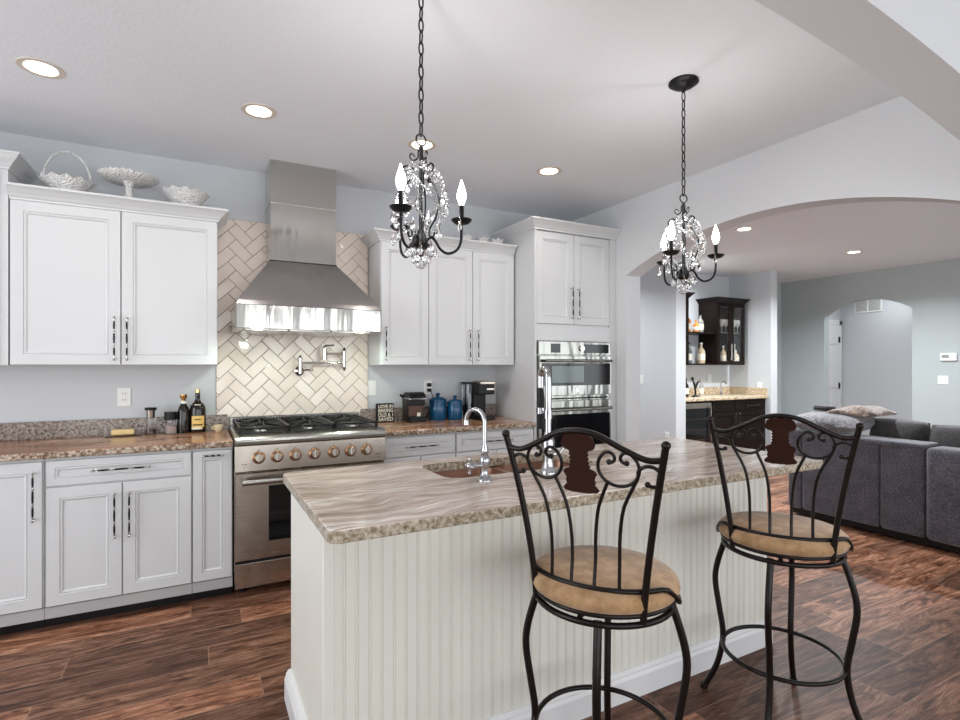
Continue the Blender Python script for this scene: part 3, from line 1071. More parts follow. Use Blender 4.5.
# island worktop with the sink cut-out
def rrect(x0, x1, y0, y1, r, n=5):
    pts = []
    for cx, cy, a0 in ((x1 - r, y1 - r, 0), (x0 + r, y1 - r, PI / 2), (x0 + r, y0 + r, PI), (x1 - r, y0 + r, 1.5 * PI)):
        for i in range(n + 1):
            a = a0 + PI / 2 * i / n
            pts.append((cx + r * math.cos(a), cy + r * math.sin(a)))
    return pts


hole = rrect(SX0, SX1, SY0, SY1, 0.07)
outer = rrect(IX0, IX1, IYF, IYB, 0.03)
bm = MB()
zt, zb = 0.925, 0.888
def L(pts, z, inset=0.0, cx=(IX0 + IX1) / 2, cy=(IYF + IYB) / 2, hx=(IX1 - IX0) / 2, hy=(IYB - IYF) / 2):
    return [(cx + (p[0] - cx) * (1 - inset / hx), cy + (p[1] - cy) * (1 - inset / hy), z) for p in pts]
hz = [(p[0], p[1]) for p in hole]
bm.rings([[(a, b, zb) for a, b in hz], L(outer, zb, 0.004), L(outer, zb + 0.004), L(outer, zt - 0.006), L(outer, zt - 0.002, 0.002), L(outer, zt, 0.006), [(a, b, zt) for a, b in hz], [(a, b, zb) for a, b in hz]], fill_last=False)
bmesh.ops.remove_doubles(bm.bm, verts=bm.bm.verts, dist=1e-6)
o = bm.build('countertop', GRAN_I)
tag(o, 'beige streaked granite island worktop with a sink cut-out', 'countertop')

# sink
t = thing('kitchen_sink', 'copper-toned double-bowl sink set in the island worktop', 'sink', (1.24, 2.05, 0.68))
for a, b in ((SX0 - 0.005, 1.225), (1.255, SX1 + 0.005)):
    top = rrect(a, b, SY0 - 0.005, SY1 + 0.005, 0.065)
    bot = rrect(a + 0.03, b - 0.03, SY0 + 0.02, SY1 - 0.02, 0.05)
    m = MB()
    m.rings([[(p[0], p[1], 0.884) for p in rrect(a - 0.012, b + 0.012, SY0 - 0.015, SY1 + 0.015, 0.07)], [(p[0], p[1], 0.886) for p in top], [(p[0], p[1], 0.72) for p in bot], [(1.0 * (p[0] * 0.9 + 0.1 * (a + b) / 2), p[1] * 0.9 + 0.1 * (SY0 + SY1) / 2, 0.70) for p in bot]])
    bowl = m.build('bowl', SINK, t, smooth=50)
    MB().lathe([(0.04, 0), (0.04, 0.004), (0.028, 0.001), (0, 0.0)], ((a + b) / 2, 2.05, 0.701), 20).build('drain', NICKEL, bowl, smooth=40)
MB().box(1.222, SY0 + 0.0, 0.80, 1.258, SY1, 0.884, 0.008, 2).build('divider', SINK, t, smooth=40)

# faucets
t = thing('gooseneck_faucet', 'small chrome gooseneck faucet with cross handles in front of the sink, nearer the left end', 'faucet', (0.978, 1.80, 0.925))
F = (0.978, 1.80)
MB().lathe([(0.030, 0), (0.030, 0.006), (0.022, 0.014), (0.014, 0.03), (0.017, 0.05), (0.022, 0.075), (0.020, 0.09), (0.012, 0.10), (0.016, 0.108), (0.012, 0.125), (0.009, 0.14)], (F[0], F[1], 0.925), 20).build('base', CHROME, t, smooth=45)
pts = [(F[0], F[1], 1.05), (F[0], F[1], 1.155)]
for k in range(13):
    a = PI - PI * 1.06 * k / 12
    r = 0.047
    pts.append((F[0] - 0.40 * (r + r * math.cos(a)), F[1] + 0.9 * (r + r * math.cos(a)), 1.15 + r * math.sin(a)))
MB().tube(pts, 0.0085, 12).build('spout', CHROME, t, smooth=60)
e = Vector(pts[-1])
MB().tube([e + Vector((0, 0, 0.01)), e - Vector((0, 0, 0.008))], [0.0105, 0.012], 12).build('aerator', CHROME, t, smooth=40)
m = MB().tube([(F[0], F[1], 0.985), (F[0] - 0.055, F[1] + 0.006, 0.985)], 0.010, 10)
m.sph((F[0] - 0.06, F[1] + 0.007, 0.985), 0.016)
m.build('valve', CHROME, t, smooth=45)
m = MB()
for dz, dy in ((0.026, 0), (-0.026, 0), (0, 0.026), (0, -0.026)):
    m.tube([(F[0] - 0.062, F[1] + 0.007, 0.985), (F[0] - 0.062, F[1] + 0.007 + dy, 0.985 + dz)], 0.0045, 8)
    m.sph((F[0] - 0.062, F[1] + 0.007 + dy, 0.985 + dz), 0.0075, 8)
m.build('cross_handle', CHROME, t, smooth=45)

F = (1.275, 1.80)
t = thing('kitchen_faucet', 'tall chrome pull-down faucet behind the nearer bar stool back', 'faucet', (F[0], F[1], 0.925))
MB().lathe([(0.034, 0), (0.034, 0.008), (0.026, 0.02), (0.022, 0.05), (0.024, 0.09), (0.026, 0.13), (0.018, 0.15), (0.014, 0.17)], (F[0], F[1], 0.925), 20).build('base', CHROME, t, smooth=45)
pts = [(F[0], F[1], 1.06), (F[0], F[1], 1.20), (F[0], F[1], 1.31)]
for k in range(13):
    a = PI - PI * k / 12
    r = 0.034
    pts.append((F[0] + 0.1 * (r + r * math.cos(a)), F[1] + 0.95 * (r + r * math.cos(a)), 1.32 + r * math.sin(a)))
pts += [(pts[-1][0], pts[-1][1], 1.27)]
MB().tube(pts, [0.014] * 3 + [0.013] * (len(pts) - 3), 12).build('spout', CHROME, t, smooth=60)
q = pts[-1]
MB().tube([(q[0], q[1], 1.275), (q[0], q[1], 1.22), (q[0], q[1], 1.10)], [0.013, 0.017, 0.014], 12).build('spray_head', BLACK, t, smooth=45)
MB().tube([(q[0], q[1], 1.19), (q[0], q[1], 1.165)], 0.0185, 12).tube([(q[0], q[1], 1.175), (F[0], F[1], 1.165)], 0.006, 8).tube([(F[0], F[1], 1.185), (F[0], F[1], 1.15)], 0.018, 12).build('docking_arm', CHROME, t, smooth=45)
MB().tube([(F[0], F[1], 1.0), (F[0] + 0.05, F[1] - 0.01, 1.005), (F[0] + 0.085, F[1] - 0.015, 1.05)], [0.012, 0.009, 0.006], 10).build('lever', CHROME, t, smooth=45)

# ------------------------------------------------------------------ bar stools
def make_stool(label):
    t = thing('bar_stool', label, 'bar stool', world=False, group='wrought metal bar stools at the island')
    # four cabriole legs
    for k in range(4):
        m = MB()
        prof = [(0.195, 0.668), (0.213, 0.62), (0.238, 0.53), (0.243, 0.46), (0.228, 0.36), (0.214, 0.27), (0.218, 0.20), (0.240, 0.11), (0.285, 0.012)]
        a = LEG0 + k * PI / 2
        pts = smoothpath([(r * math.cos(a), r * math.sin(a), z) for r, z in prof], 4)
        m.tube(pts, 0.0118, 10)
        lg = m.build('leg', BRONZE, t, False, 50)
        MB().lathe([(0, 0), (0.014, 0.0), (0.016, 0.008), (0.012, 0.018), (0, 0.02)], (0.288 * math.cos(a), 0.288 * math.sin(a), 0.0), 12).build('foot_cap', BRONZE, lg, False, 45)
    def ring(R, z, r, name):
        MB().tube([(R * math.cos(2 * PI * k / 48), R * math.sin(2 * PI * k / 48), z) for k in range(48)], r, 8, closed=True).build(name, BRONZE, t, False, 60)
    ring(0.208, 0.245, 0.0085, 'foot_ring')
    ring(0.205, 0.660, 0.0095, 'lower_seat_ring')
    ring(0.210, 0.688, 0.0080, 'upper_seat_ring')
    m = MB().cyl((0, 0, 0.655), 0.045, 0.035, 20)
    m.tube([(-0.2, 0, 0.67), (0.2, 0, 0.67)], 0.008, 8).tube([(0, -0.2, 0.67), (0, 0.2, 0.67)], 0.008, 8)
    m.build('swivel_plate', BRONZE, t, False, 50)
    MB().lathe([(0.0, 0.688), (0.20, 0.688), (0.219, 0.697), (0.226, 0.712), (0.222, 0.728), (0.205, 0.742), (0.15, 0.752), (0.08, 0.757), (0, 0.758)], (0, 0, 0), 48).build('seat', SUEDE, t, False, 60)
    # back: local -Y is behind the sitter. bend(u, z) gives the 3D point of the back plane
    def bp(u, z):
        s = (z - 0.66) / 0.5
        return (u, -0.150 - 0.012 * s - 0.055 * s * s + 0.30 * u * u * (1.0) , z)
    def wid(z):
        s = max(0.0, (z - 0.66) / 0.51)
        return 0.160 + 0.074 * s ** 1.4
    for sg in (-1, 1):
        zz = [0.668, 0.72, 0.80, 0.90, 1.0, 1.09, 1.158]
        m = MB().tube(smoothpath([bp(sg * wid(z), z) for z in zz], 3), 0.0098, 10)
        q = bp(sg * wid(1.164), 1.164)
        m.sph(q, 0.0125, 10)
        m.build('back_post', BRONZE, t, False, 50)
    # crest rail
    ws = wid(1.135)
    cr = [(-ws, 1.124), (-ws * 0.80, 1.122), (-ws * 0.52, 1.150), (-ws * 0.25, 1.181), (0, 1.190), (ws * 0.25, 1.181), (ws * 0.52, 1.150), (ws * 0.80, 1.122), (ws, 1.124)]
    MB().tube(smoothpath([bp(u, z) for u, z in cr], 5), 0.0086, 10).build('crest_rail', BRONZE, t, False, 60)
    # lower rail wrapping round the seat
    pts = []
    for k in range(25):
        a = PI + PI * k / 24
        edge = abs(k - 12) / 12.0
        z = 0.748 - 0.060 * max(0, edge - 0.72) / 0.28
        pts.append((0.226 * math.cos(a), 0.226 * math.sin(a) * 0.80, z))
    pts = [(-0.204, 0.05, 0.688), (-0.217, 0.03, 0.690)] + pts + [(0.217, 0.03, 0.690), (0.204, 0.05, 0.688)]
    MB().tube(pts, 0.0078, 8).build('lower_rail', BRONZE, t, False, 60)
    def rail_at(u):
        return (u, -0.226 * 0.80 * math.sqrt(max(0, 1 - (u / 0.226) ** 2)), 0.748)
    # spindles with scrolled tops
    for sg in (-1, 1):
        for ub, ut, zt_ in ((0.034, 0.078, 1.055), (0.100, 0.156, 1.066)):
            b0 = rail_at(sg * ub)
            mid = [b0]
            for s in (0.25, 0.5, 0.75):
                z = 0.748 + (zt_ - 0.748) * s
                u = sg * (ub + (ut - ub) * (s ** 4.0))
                q = bp(u, z)
                w = 1 - s
                mid.append((u, q[1] * (1 - w * 0.5) + b0[1] * w * 0.5, z))
            mid.append(bp(sg * ut, zt_))
            if ub > 0.05:   # outer spindle curls outward under the crest
                c, r = (sg * 0.190, 1.072), 0.034
                a0 = PI if sg > 0 else 0
                for k in range(1, 19):
                    a = a0 - sg * (0.15 + 5.0 * k / 18)
                    rr = r * (1 - 0.45 * (k / 18) ** 2)
                    mid.append(bp(c[0] + rr * math.cos(a), c[1] + rr * math.sin(a)))
            m = MB().tube(smoothpath(mid, 3), 0.0052, 8)
            if ub > 0.05:
                m.sph(mid[-1], 0.0085, 8)
            m.build('spindle', BRONZE, t, False, 60)
        # big C-scroll ring beside the medallion, open at the top with curled ends
        c, r = (sg * 0.108, 1.094), 0.051
        pts = []
        n = 40
        for k in range(n + 1):
            s = k / n
            a = PI / 2 + 0.62 + (2 * PI - 1.24) * s
            rr = r
            pts.append((c[0] + rr * 1.08 * math.cos(a), c[1] + rr * math.sin(a)))
        def curl(cx, cz, r0, a0, da, n=12):
            return [(cx + r0 * (1 - 0.5 * k / n) * math.cos(a0 + da * k / n), cz + r0 * (1 - 0.5 * k / n) * math.sin(a0 + da * k / n)) for k in range(1, n + 1)]
        s0, s1 = pts[0], pts[-1]
        r2 = 0.019
        e1 = curl(s1[0] - 0.010, s1[1] - r2 * 0.9, r2, PI / 2 - 0.3, 3.6)
        e0 = curl(s0[0] + 0.010, s0[1] - r2 * 0.9, r2, PI / 2 + 0.3, -3.6)
        full = list(reversed(e0)) + pts + e1
        m = MB().tube([bp(u, z) for u, z in full], 0.0050, 8)
        m.sph(bp(*full[0]), 0.008, 8).sph(bp(*full[-1]), 0.008, 8)
        m.build('scroll', BRONZE, t, False, 60)
    # medallion: cut metal plate
    half = [(0.000, 1.191), (0.010, 1.190), (0.015, 1.184), (0.024, 1.187), (0.034, 1.185), (0.043, 1.178), (0.045, 1.168), (0.049, 1.160), (0.046, 1.150), (0.040, 1.144),
            (0.029, 1.141), (0.025, 1.134), (0.029, 1.130), (0.024, 1.124), (0.029, 1.119), (0.024, 1.113), (0.029, 1.108), (0.025, 1.102), (0.031, 1.097), (0.028, 1.091),
            (0.036, 1.088), (0.045, 1.083), (0.048, 1.075), (0.043, 1.068), (0.040, 1.060), (0.043, 1.052), (0.040, 1.044), (0.046, 1.038), (0.052, 1.030), (0.047, 1.023),
            (0.036, 1.021), (0.024, 1.019), (0.012, 1.0195), (0.0, 1.024)]
    half = [(u * 1.02, z - 0.007) for u, z in half]
    poly = half + [(-a, b) for a, b in reversed(half[1:-1])]
    m = MB()
    f1 = [bp(u, z) for u, z in poly]
    A = [m.bm.verts.new((p[0], p[1] - 0.002, p[2])) for p in f1]
    B = [m.bm.verts.new((p[0], p[1] + 0.002, p[2])) for p in f1]
    n = len(A)
    for i in range(n):
        m.bm.faces.new((A[i], A[(i + 1) % n], B[(i + 1) % n], B[i]))
    h = len(half)
    for V in (A, B):
        L_ = V[:h]
        R_ = [V[0]] + list(reversed(V[h:])) + [V[h - 1]]
        for i in range(h - 1):
            q = []
            for v in (L_[i], L_[i + 1], R_[i + 1], R_[i]):
                if v not in q:
                    q.append(v)
            m.bm.faces.new(q)
    m.build('medallion', MEDAL, t, False)
    return t


# stools turned so their backs face the camera side
for loc, facing, legw, lab in (((1.112, 1.278, 0), 30.5, 45, 'nearer bronze bar stool with scrolled back and tan round seat, in front of the faucets'),
                               ((2.018, 1.285, 0), 32, 23, 'farther bronze bar stool with scrolled back and tan seat, nearer the sofa')):
    rz = math.radians(facing - 90)
    LEG0 = math.radians(legw) - rz
    s = make_stool(lab)
    s.location = loc
    s.rotation_euler = (0, 0, rz)

# ------------------------------------------------------------------ chandeliers
def make_chandelier(label):
    t = thing('crystal_chandelier', label, 'chandelier', world=False, group='crystal chandeliers over the island')
    MB().lathe([(0.068, 0), (0.070, -0.008), (0.062, -0.014), (0.050, -0.018), (0.048, -0.024), (0.030, -0.032), (0.014, -0.036), (0.008, -0.050), (0, -0.051)], (0, 0, 0), 28).build('canopy', BLACKIRON, t, False, 45)
    m = MB()
    z = -0.052
    k = 0
    while z > -0.51:
        n = 12
        pts = []
        for i in range(n):
            a = 2 * PI * i / n
            u, v = 0.0085 * math.cos(a), 0.0245 * math.sin(a)
            pts.append((u, 0, z - 0.020 + v) if k % 2 == 0 else (0, u, z - 0.020 + v))
        m.tube(pts, 0.0029, 6, closed=True)
        z -= 0.0415
        k += 1
    m.build('chain', BLACKIRON, t, False, 60)
    m = MB()
    m.tube([(0.020 * math.cos(2 * PI * i / 20), 0, -0.565 + 0.020 * math.sin(2 * PI * i / 20)) for i in range(20)], 0.0032, 8, closed=True)
    m.build('loop', BLACKIRON, t, False, 60)
    MB().lathe([(0.003, -0.585), (0.009, -0.592), (0.006, -0.61), (0.0075, -0.64), (0.0065, -0.72), (0.011, -0.74), (0.007, -0.76), (0.008, -0.88), (0.015, -0.90), (0.024, -0.925), (0.030, -0.94), (0.020, -0.955), (0.008, -0.965), (0.012, -0.975), (0, -0.985)], (0, 0, 0), 16).build('column', BLACKIRON, t, False, 45)
    # scroll frame
    for k in range(3):
        a = math.radians(-28 + 60 + 120 * k)
        prof = [(0.022, -0.625), (0.034, -0.615), (0.040, -0.628), (0.030, -0.640), (0.012, -0.630), (0.010, -0.600)]
        ppts = smoothpath([(r * math.cos(a), r * math.sin(a), z) for r, z in prof], 4)
        MB().tube(ppts, 0.003, 6).build('top_scroll', BLACKIRON, t, False, 60)
        prof = [(0.058, -0.678), (0.070, -0.668), (0.074, -0.682), (0.060, -0.694), (0.040, -0.680), (0.034, -0.665), (0.050, -0.70), (0.078, -0.755), (0.080, -0.80), (0.060, -0.85), (0.036, -0.885), (0.020, -0.92)]
        prof = [(0.052, -0.690), (0.066, -0.694), (0.070, -0.676), (0.052, -0.662), (0.030, -0.672), (0.034, -0.70), (0.070, -0.755), (0.082, -0.80), (0.066, -0.85), (0.040, -0.885), (0.036, -0.91), (0.050, -0.915), (0.054, -0.90)]
        pts = smoothpath([(r * math.cos(a + 0.5 * i / 12), r * math.sin(a + 0.5 * i / 12), z) for i, (r, z) in enumerate(prof)], 5)
        MB().tube(pts, 0.0036, 6).build('body_scroll', BLACKIRON, t, False, 60)
    # arms
    for k in range(3):
        a = math.radians(-28 + 120 * k)
        prof = [(0.018, -0.925), (0.036, -0.912), (0.052, -0.925), (0.068, -0.952), (0.095, -0.968), (0.128, -0.955), (0.144, -0.92), (0.146, -0.86)]
        pts = smoothpath([(r * math.cos(a), r * math.sin(a), z) for r, z in prof], 5)
        arm = MB().tube(pts, 0.0050, 8).build('arm', BLACKIRON, t, False, 60)
        c = (0.146 * math.cos(a), 0.146 * math.sin(a))
        MB().lathe([(0, -0.862), (0.010, -0.862), (0.026, -0.858), (0.036, -0.849), (0.038, -0.844), (0.030, -0.847), (0.010, -0.852), (0, -0.852)], (c[0], c[1], 0), 24).build('drip_cup', BLACKIRON, arm, False, 45)
        MB().lathe([(0.013, -0.853), (0.012, -0.843), (0.0085, -0.838), (0.0085, -0.792), (0, -0.791)], (c[0], c[1], 0), 14).build('candle_sleeve', BLACKIRON, arm, False, 45)
        MB().lathe([(0.006, -0.792), (0.010, -0.785), (0.0165, -0.765), (0.0165, -0.752), (0.012, -0.733), (0.006, -0.715), (0.002, -0.702), (0, -0.700)], (c[0], c[1], 0), 16).build('bulb', BULB, arm, False, 60)
        ld = bpy.data.lights.new('bulb_light', 'POINT')
        ld.energy = 2.7
        ld.shadow_soft_size = 0.02
        ld.color = (1.0, 0.98, 0.98)
        lo = bpy.data.objects.new('bulb_light', ld)
        COL.objects.link(lo)
        lo.parent = arm
        lo.location = (c[0], c[1], -0.690)
    # crystals
    rc = random.Random(11)
    def drop(x, y, z, L, w):
        """faceted pendant hanging from z"""
        return MB().lathe([(0.0012, 0.004), (0.0022, 0.0), (w * 0.45, -L * 0.22), (w, -L * 0.62), (w * 0.75, -L * 0.86), (0, -L)], (x, y, z), 6)
    n = 0
    for k in range(8):
        a = 2 * PI * k / 8 + 0.2
        drop(0.050 * math.cos(a), 0.050 * math.sin(a), -0.935 - 0.008 * (k % 2), 0.044, 0.0105).build('crystal_pendant', CRYSTAL, t, False)
    for k in range(6):
        a = 2 * PI * k / 6 + 0.5
        drop(0.026 * math.cos(a), 0.026 * math.sin(a), -0.962, 0.048, 0.0115).build('crystal_pendant', CRYSTAL, t, False)
    for k in range(3):
        a = math.radians(-28 + 120 * k)
        for da, rr in ((0.27, 0.140), (-0.27, 0.140)):
            if k == 0 and da > 0:
                continue
            drop(rr * math.cos(a + da), rr * math.sin(a + da), -0.850 - (0.03 if da > 0 else 0), 0.046, 0.009).build('crystal_pendant', CRYSTAL, t, False)
    for k in range(14):
        a = 2 * PI * k / 14
        rr = 0.088
        drop(rr * math.cos(a), rr * math.sin(a), -0.74 - 0.05 * (k % 4), 0.048, 0.0125).build('crystal_pendant', CRYSTAL, t, False)
    for k in range(6):
        a = 2 * PI * k / 6 + 0.3
        drop(0.056 * math.cos(a), 0.056 * math.sin(a), -0.690, 0.034, 0.009).build('crystal_pendant', CRYSTAL, t, False)
    MB().sph((0, 0, -1.008), 0.021, 8).build('crystal_ball', CRYSTAL, t, False)
    # bead garlands spiralling down the frame
    for k in range(6):
        m = MB()
        nb = 24
        for i in range(nb):
            s = i / (nb - 1)
            a = 2 * PI * k / 6 + 2.6 * s
            rr = 0.030 + 0.066 * math.sin(PI * min(1, s * 0.95)) ** 0.8
            zz = -0.655 - 0.245 * s
            bmesh.ops.create_icosphere(m.bm, subdivisions=1, radius=0.0078, matrix=Matrix.Translation((rr * math.cos(a), rr * math.sin(a), zz)))
        m.build('bead_garland', CRYSTAL, t, False)
    m = MB()
    for i in range(24):
        a = 2 * PI * i / 24
        bmesh.ops.create_icosphere(m.bm, subdivisions=1, radius=0.006, matrix=Matrix.Translation((0.060 * math.cos(a), 0.060 * math.sin(a), -0.685 - 0.010 * abs(math.sin(3 * a)))))
    m.build('bead_garland', CRYSTAL, t, False)
    return t


c1 = make_chandelier('nearer crystal chandelier with three lit candle bulbs, hanging in front of the wall cabinets')
c1.location = (0.708, 1.78, CZ)
c1.rotation_euler = (0, 0, math.radians(9))
c2 = copy_tree(c1)
c2['label'] = 'farther crystal chandelier, hanging from its round black canopy before the arched opening'
c2.location = (2.078, 1.81, CZ)
c2.rotation_euler = (0, 0, math.radians(-12))

# ------------------------------------------------------------------ recessed ceiling lights
def downlight(x, y, label, power=2.6, color=(1.0, 0.95, 0.89)):
    t = thing('ceiling_light', label, 'ceiling light', (x, y, CZ), group='recessed ceiling lights')
    MB().lathe([(0.062, 0.02), (0.066, -0.003), (0.088, -0.003), (0.090, 0.0), (0.09, 0.01)], (x, y, CZ - 0.001), 36).build('trim_ring', RINGM, t, smooth=50)
    MB().cyl((x, y, CZ - 0.0035), 0.060, 0.003, 32).build('lens', LAMPW, t)
    ld = bpy.data.lights.new('ceiling_light_beam', 'AREA')
    ld.shape = 'DISK'
    ld.size = 0.12
    ld.energy = power
    ld.spread = math.radians(150)
    ld.color = color
    lo = bpy.data.objects.new('ceiling_light_beam', ld)
    COL.objects.link(lo)
    lo.parent = t
    lo.location = (0, 0, -0.008)


downlight(-0.635, 3.117, 'recessed ceiling light at the far left, over the left cabinets')
downlight(0.295, 3.093, 'recessed ceiling light left of the range hood')
downlight(1.235, 3.09, 'recessed ceiling light behind the top of the nearer chandelier')
downlight(2.195, 3.088, 'recessed ceiling light above the oven tower')
downlight(4.865, 3.482, 'recessed living-room ceiling light just beyond the arch, beside the farther chandelier', 55, color=(0.90, 0.96, 1.0))
downlight(7.03, 3.564, 'recessed living-room ceiling light before the far grey wall', 65, color=(0.90, 0.96, 1.0))
downlight(5.95, 5.0, 'recessed ceiling light in front of the bar nook, seen through the crystals', 22, color=(0.90, 0.96, 1.0))
downlight(4.4, 6.0, 'recessed ceiling light in the side hall behind the kitchen', 26, color=(0.90, 0.96, 1.0))
downlight(9.2, 4.3, 'recessed ceiling light in the small hall with the white door', 8, color=(0.90, 0.96, 1.0))

# ------------------------------------------------------------------ white glass dishes on the cabinets
def ruffle(n, amp, zamp=0.0, pw=1.0, rmax=1.0):
    def f(r, h, a):
        k = min(1, r / rmax) ** pw
        return r * (1 + amp * k * math.cos(n * a)), h + zamp * k * math.cos(n * a)
    return f


t = thing('glass_basket', 'white ruffled milk-glass basket with a tall arched handle, on the left cabinets', 'basket', (-0.665, 3.86, 2.35))
B = (-0.665, 3.86, 2.352)
MB().lathe([(0, 0.0), (0.050, 0.0), (0.055, 0.008), (0.090, 0.046), (0.125, 0.078), (0.134, 0.086), (0.122, 0.082), (0.085, 0.052), (0.045, 0.014), (0, 0.012)], B, 72, wave=ruffle(13, 0.04, 0.007, 3, 0.13)).build('bowl', MILK, t, smooth=60)
MB().tube([(B[0] + 0.112 * math.cos(PI * k / 24), B[1], B[2] + 0.080 + 0.178 * math.sin(PI * k / 24)) for k in range(25)], 0.0065, 10).build('handle', MILK, t, smooth=60)
t = thing('cake_stand', 'white hobnail cake stand with a scalloped rim, on the left cabinets', 'cake stand', (-0.365, 3.86, 2.35))
B = (-0.365, 3.86, 2.352)
MB().lathe([(0, 0), (0.062, 0), (0.060, 0.010), (0.030, 0.030), (0.018, 0.06), (0.020, 0.10), (0.035, 0.128), (0, 0.13)], B, 40).build('pedestal', MILK, t, smooth=60)
MB().lathe([(0, 0.128), (0.05, 0.128), (0.13, 0.135), (0.152, 0.150), (0.158, 0.162), (0.150, 0.158), (0.125, 0.146), (0, 0.142)], B, 120, wave=ruffle(30, 0.02, 0.004, 4, 0.155)).build('plate', MILK, t, smooth=60)
o = MB().lathe([(0, 0.0), (0.045, 0.0), (0.050, 0.006), (0.095, 0.06), (0.128, 0.100), (0.134, 0.108), (0.124, 0.102), (0.088, 0.064), (0.045, 0.014), (0, 0.012)], (-0.062, 3.86, 2.352), 72, wave=ruffle(12, 0.04, 0.007, 3, 0.13)).build('ruffled_bowl', MILK, smooth=60)
tag(o, 'low white ruffled bowl at the right end of the left cabinets', 'bowl')
for (x, y, s, lab) in ((1.93, 3.86, 0.052, 'small white ruffled dish on the right cabinets, nearest the chandelier bulb'), (2.08, 3.87, 0.050, 'small white ruffled dish, middle one on the right cabinets'),
                       (2.21, 3.86, 0.055, 'small white ruffled dish on the right cabinets, nearest the oven tower')):
    o = MB().lathe([(0, 0.0), (s * 0.5, 0.0), (s * 0.8, 0.02), (s, 0.050), (s * 1.06, 0.060), (s * 0.95, 0.055), (s * 0.7, 0.022), (0, 0.012)], (x, y, 2.352), 48, wave=ruffle(7, 0.07, 0.006, 2, s)).build('small_ruffled_dish', MILK, smooth=60)
    tag(o, lab, 'dish', 'small dishes on the right cabinets')

# ------------------------------------------------------------------ left worktop items
ZC = 0.9255
t = thing('butter_dish', 'glass butter dish with a yellow butter stick on the left worktop', 'butter dish', (-0.404, 3.99, ZC))
MB().box(-0.500, 3.945, ZC, -0.308, 4.030, ZC + 0.008, 0.004, 2).build('plate', GLASS, t)
MB().box(-0.468, 3.962, ZC + 0.009, -0.348, 4.008, ZC + 0.043, 0.008, 3).build('butter_stick', BUTTER, t, smooth=40)
t = thing('pepper_mill', 'clear pepper mill with a steel-and-black top on the left worktop', 'pepper mill', (-0.262, 4.0, ZC))
B = (-0.262, 4.0, ZC)
MB().lathe([(0, 0), (0.029, 0), (0.031, 0.006), (0.028, 0.02), (0.024, 0.05), (0.027, 0.105), (0, 0.106)], B, 24).build('glass_body', GLASS, t, smooth=50)
MB().lathe([(0, 0.004), (0.024, 0.005), (0.021, 0.03), (0, 0.032)], B, 20).build('peppercorns', PEPPER, t, smooth=50)
MB().lathe([(0, 0.106), (0.022, 0.106), (0.026, 0.155), (0, 0.156)], B, 24).build('collar', STEEL2, t, smooth=40)
MB().lathe([(0, 0.156), (0.033, 0.156), (0.034, 0.172), (0, 0.174)], B, 24).build('cap', BLACK, t, smooth=40)
t = thing('spice_jar', 'short clear glass jar with a black lid beside the dark bottle', 'jar', (-0.150, 3.975, ZC))
B = (-0.150, 3.975, ZC)
MB().lathe([(0, 0), (0.033, 0), (0.034, 0.004), (0.033, 0.09), (0, 0.091)], B, 24).build('glass_body', GLASS, t, smooth=50)
MB().lathe([(0, 0.004), (0.028, 0.005), (0.027, 0.055), (0, 0.056)], B, 20).build('contents', mat('pink_salt', (0.62, 0.5, 0.47), 0.8), t, smooth=50)
MB().lathe([(0, 0.091), (0.036, 0.091), (0.036, 0.142), (0, 0.144)], B, 24).build('lid', BLACK, t, smooth=40)
t = thing('oil_bottle', 'slim dark bottle with a gold stopper between the jar and the labelled bottle', 'bottle', (-0.078, 3.99, ZC))
B = (-0.078, 3.99, ZC)
MB().lathe([(0, 0), (0.037, 0), (0.038, 0.006), (0.036, 0.14), (0.030, 0.165), (0.018, 0.185), (0.016, 0.21), (0, 0.211)], B, 24).build('glass_body', DKBOTTLE, t, smooth=50)
MB().lathe([(0, 0.21), (0.013, 0.21), (0.013, 0.224), (0.022, 0.232), (0.022, 0.252), (0, 0.258)], B, 20).build('stopper', GOLD, t, smooth=50)
MB().lathe([(0.0175, 0.192), (0.0185, 0.194), (0.0185, 0.206), (0.0175, 0.208)], B, 20).build('neck_band', WHITEP, t, smooth=50)
t = thing('liquor_bottle', 'broad-shouldered dark bottle with a gold label, nearest the range', 'bottle', (0.000, 4.0, ZC))
B = (0.004, 4.0, ZC)
MB().lathe([(0, 0), (0.046, 0), (0.049, 0.008), (0.049, 0.150), (0.042, 0.178), (0.022, 0.200), (0.015, 0.215), (0.014, 0.262), (0, 0.263)], B, 28).build('glass_body', DKBOTTLE, t, smooth=50)
MB().lathe([(0, 0.262), (0.0155, 0.262), (0.0155, 0.284), (0, 0.286)], B, 18).build('cap', GOLD, t, smooth=50)
def label_patch(B, r, z0, z1, a0, a1, m, parent, name='label'):
    mb = MB()
    n = 10
    A = [mb.bm.verts.new((B[0] + r * math.cos(a0 + (a1 - a0) * i / n), B[1] + r * math.sin(a0 + (a1 - a0) * i / n), B[2] + z0)) for i in range(n + 1)]
    C = [mb.bm.verts.new((v.co.x, v.co.y, B[2] + z1)) for v in A]
    D = [mb.bm.verts.new((B[0] + (v.co.x - B[0]) * 0.985, B[1] + (v.co.y - B[1]) * 0.985, v.co.z)) for v in A]
    E_ = [mb.bm.verts.new((v.co.x, v.co.y, B[2] + z1)) for v in D]
    for i in range(n):
        mb.bm.faces.new((A[i], A[i + 1], C[i + 1], C[i]))
        mb.bm.faces.new((D[i + 1], D[i], E_[i], E_[i + 1]))
        mb.bm.faces.new((C[i], C[i + 1], E_[i + 1], E_[i]))
        mb.bm.faces.new((A[i + 1], A[i], D[i], D[i + 1]))
    for i in (0, n):
        mb.bm.faces.new((A[i], C[i], E_[i], D[i]))
    return mb.build(name, m, parent, smooth=60)
lb = label_patch(B, 0.0503, 0.035, 0.110, -PI / 2 - 0.75, -PI / 2 + 0.85, LABEL, t)
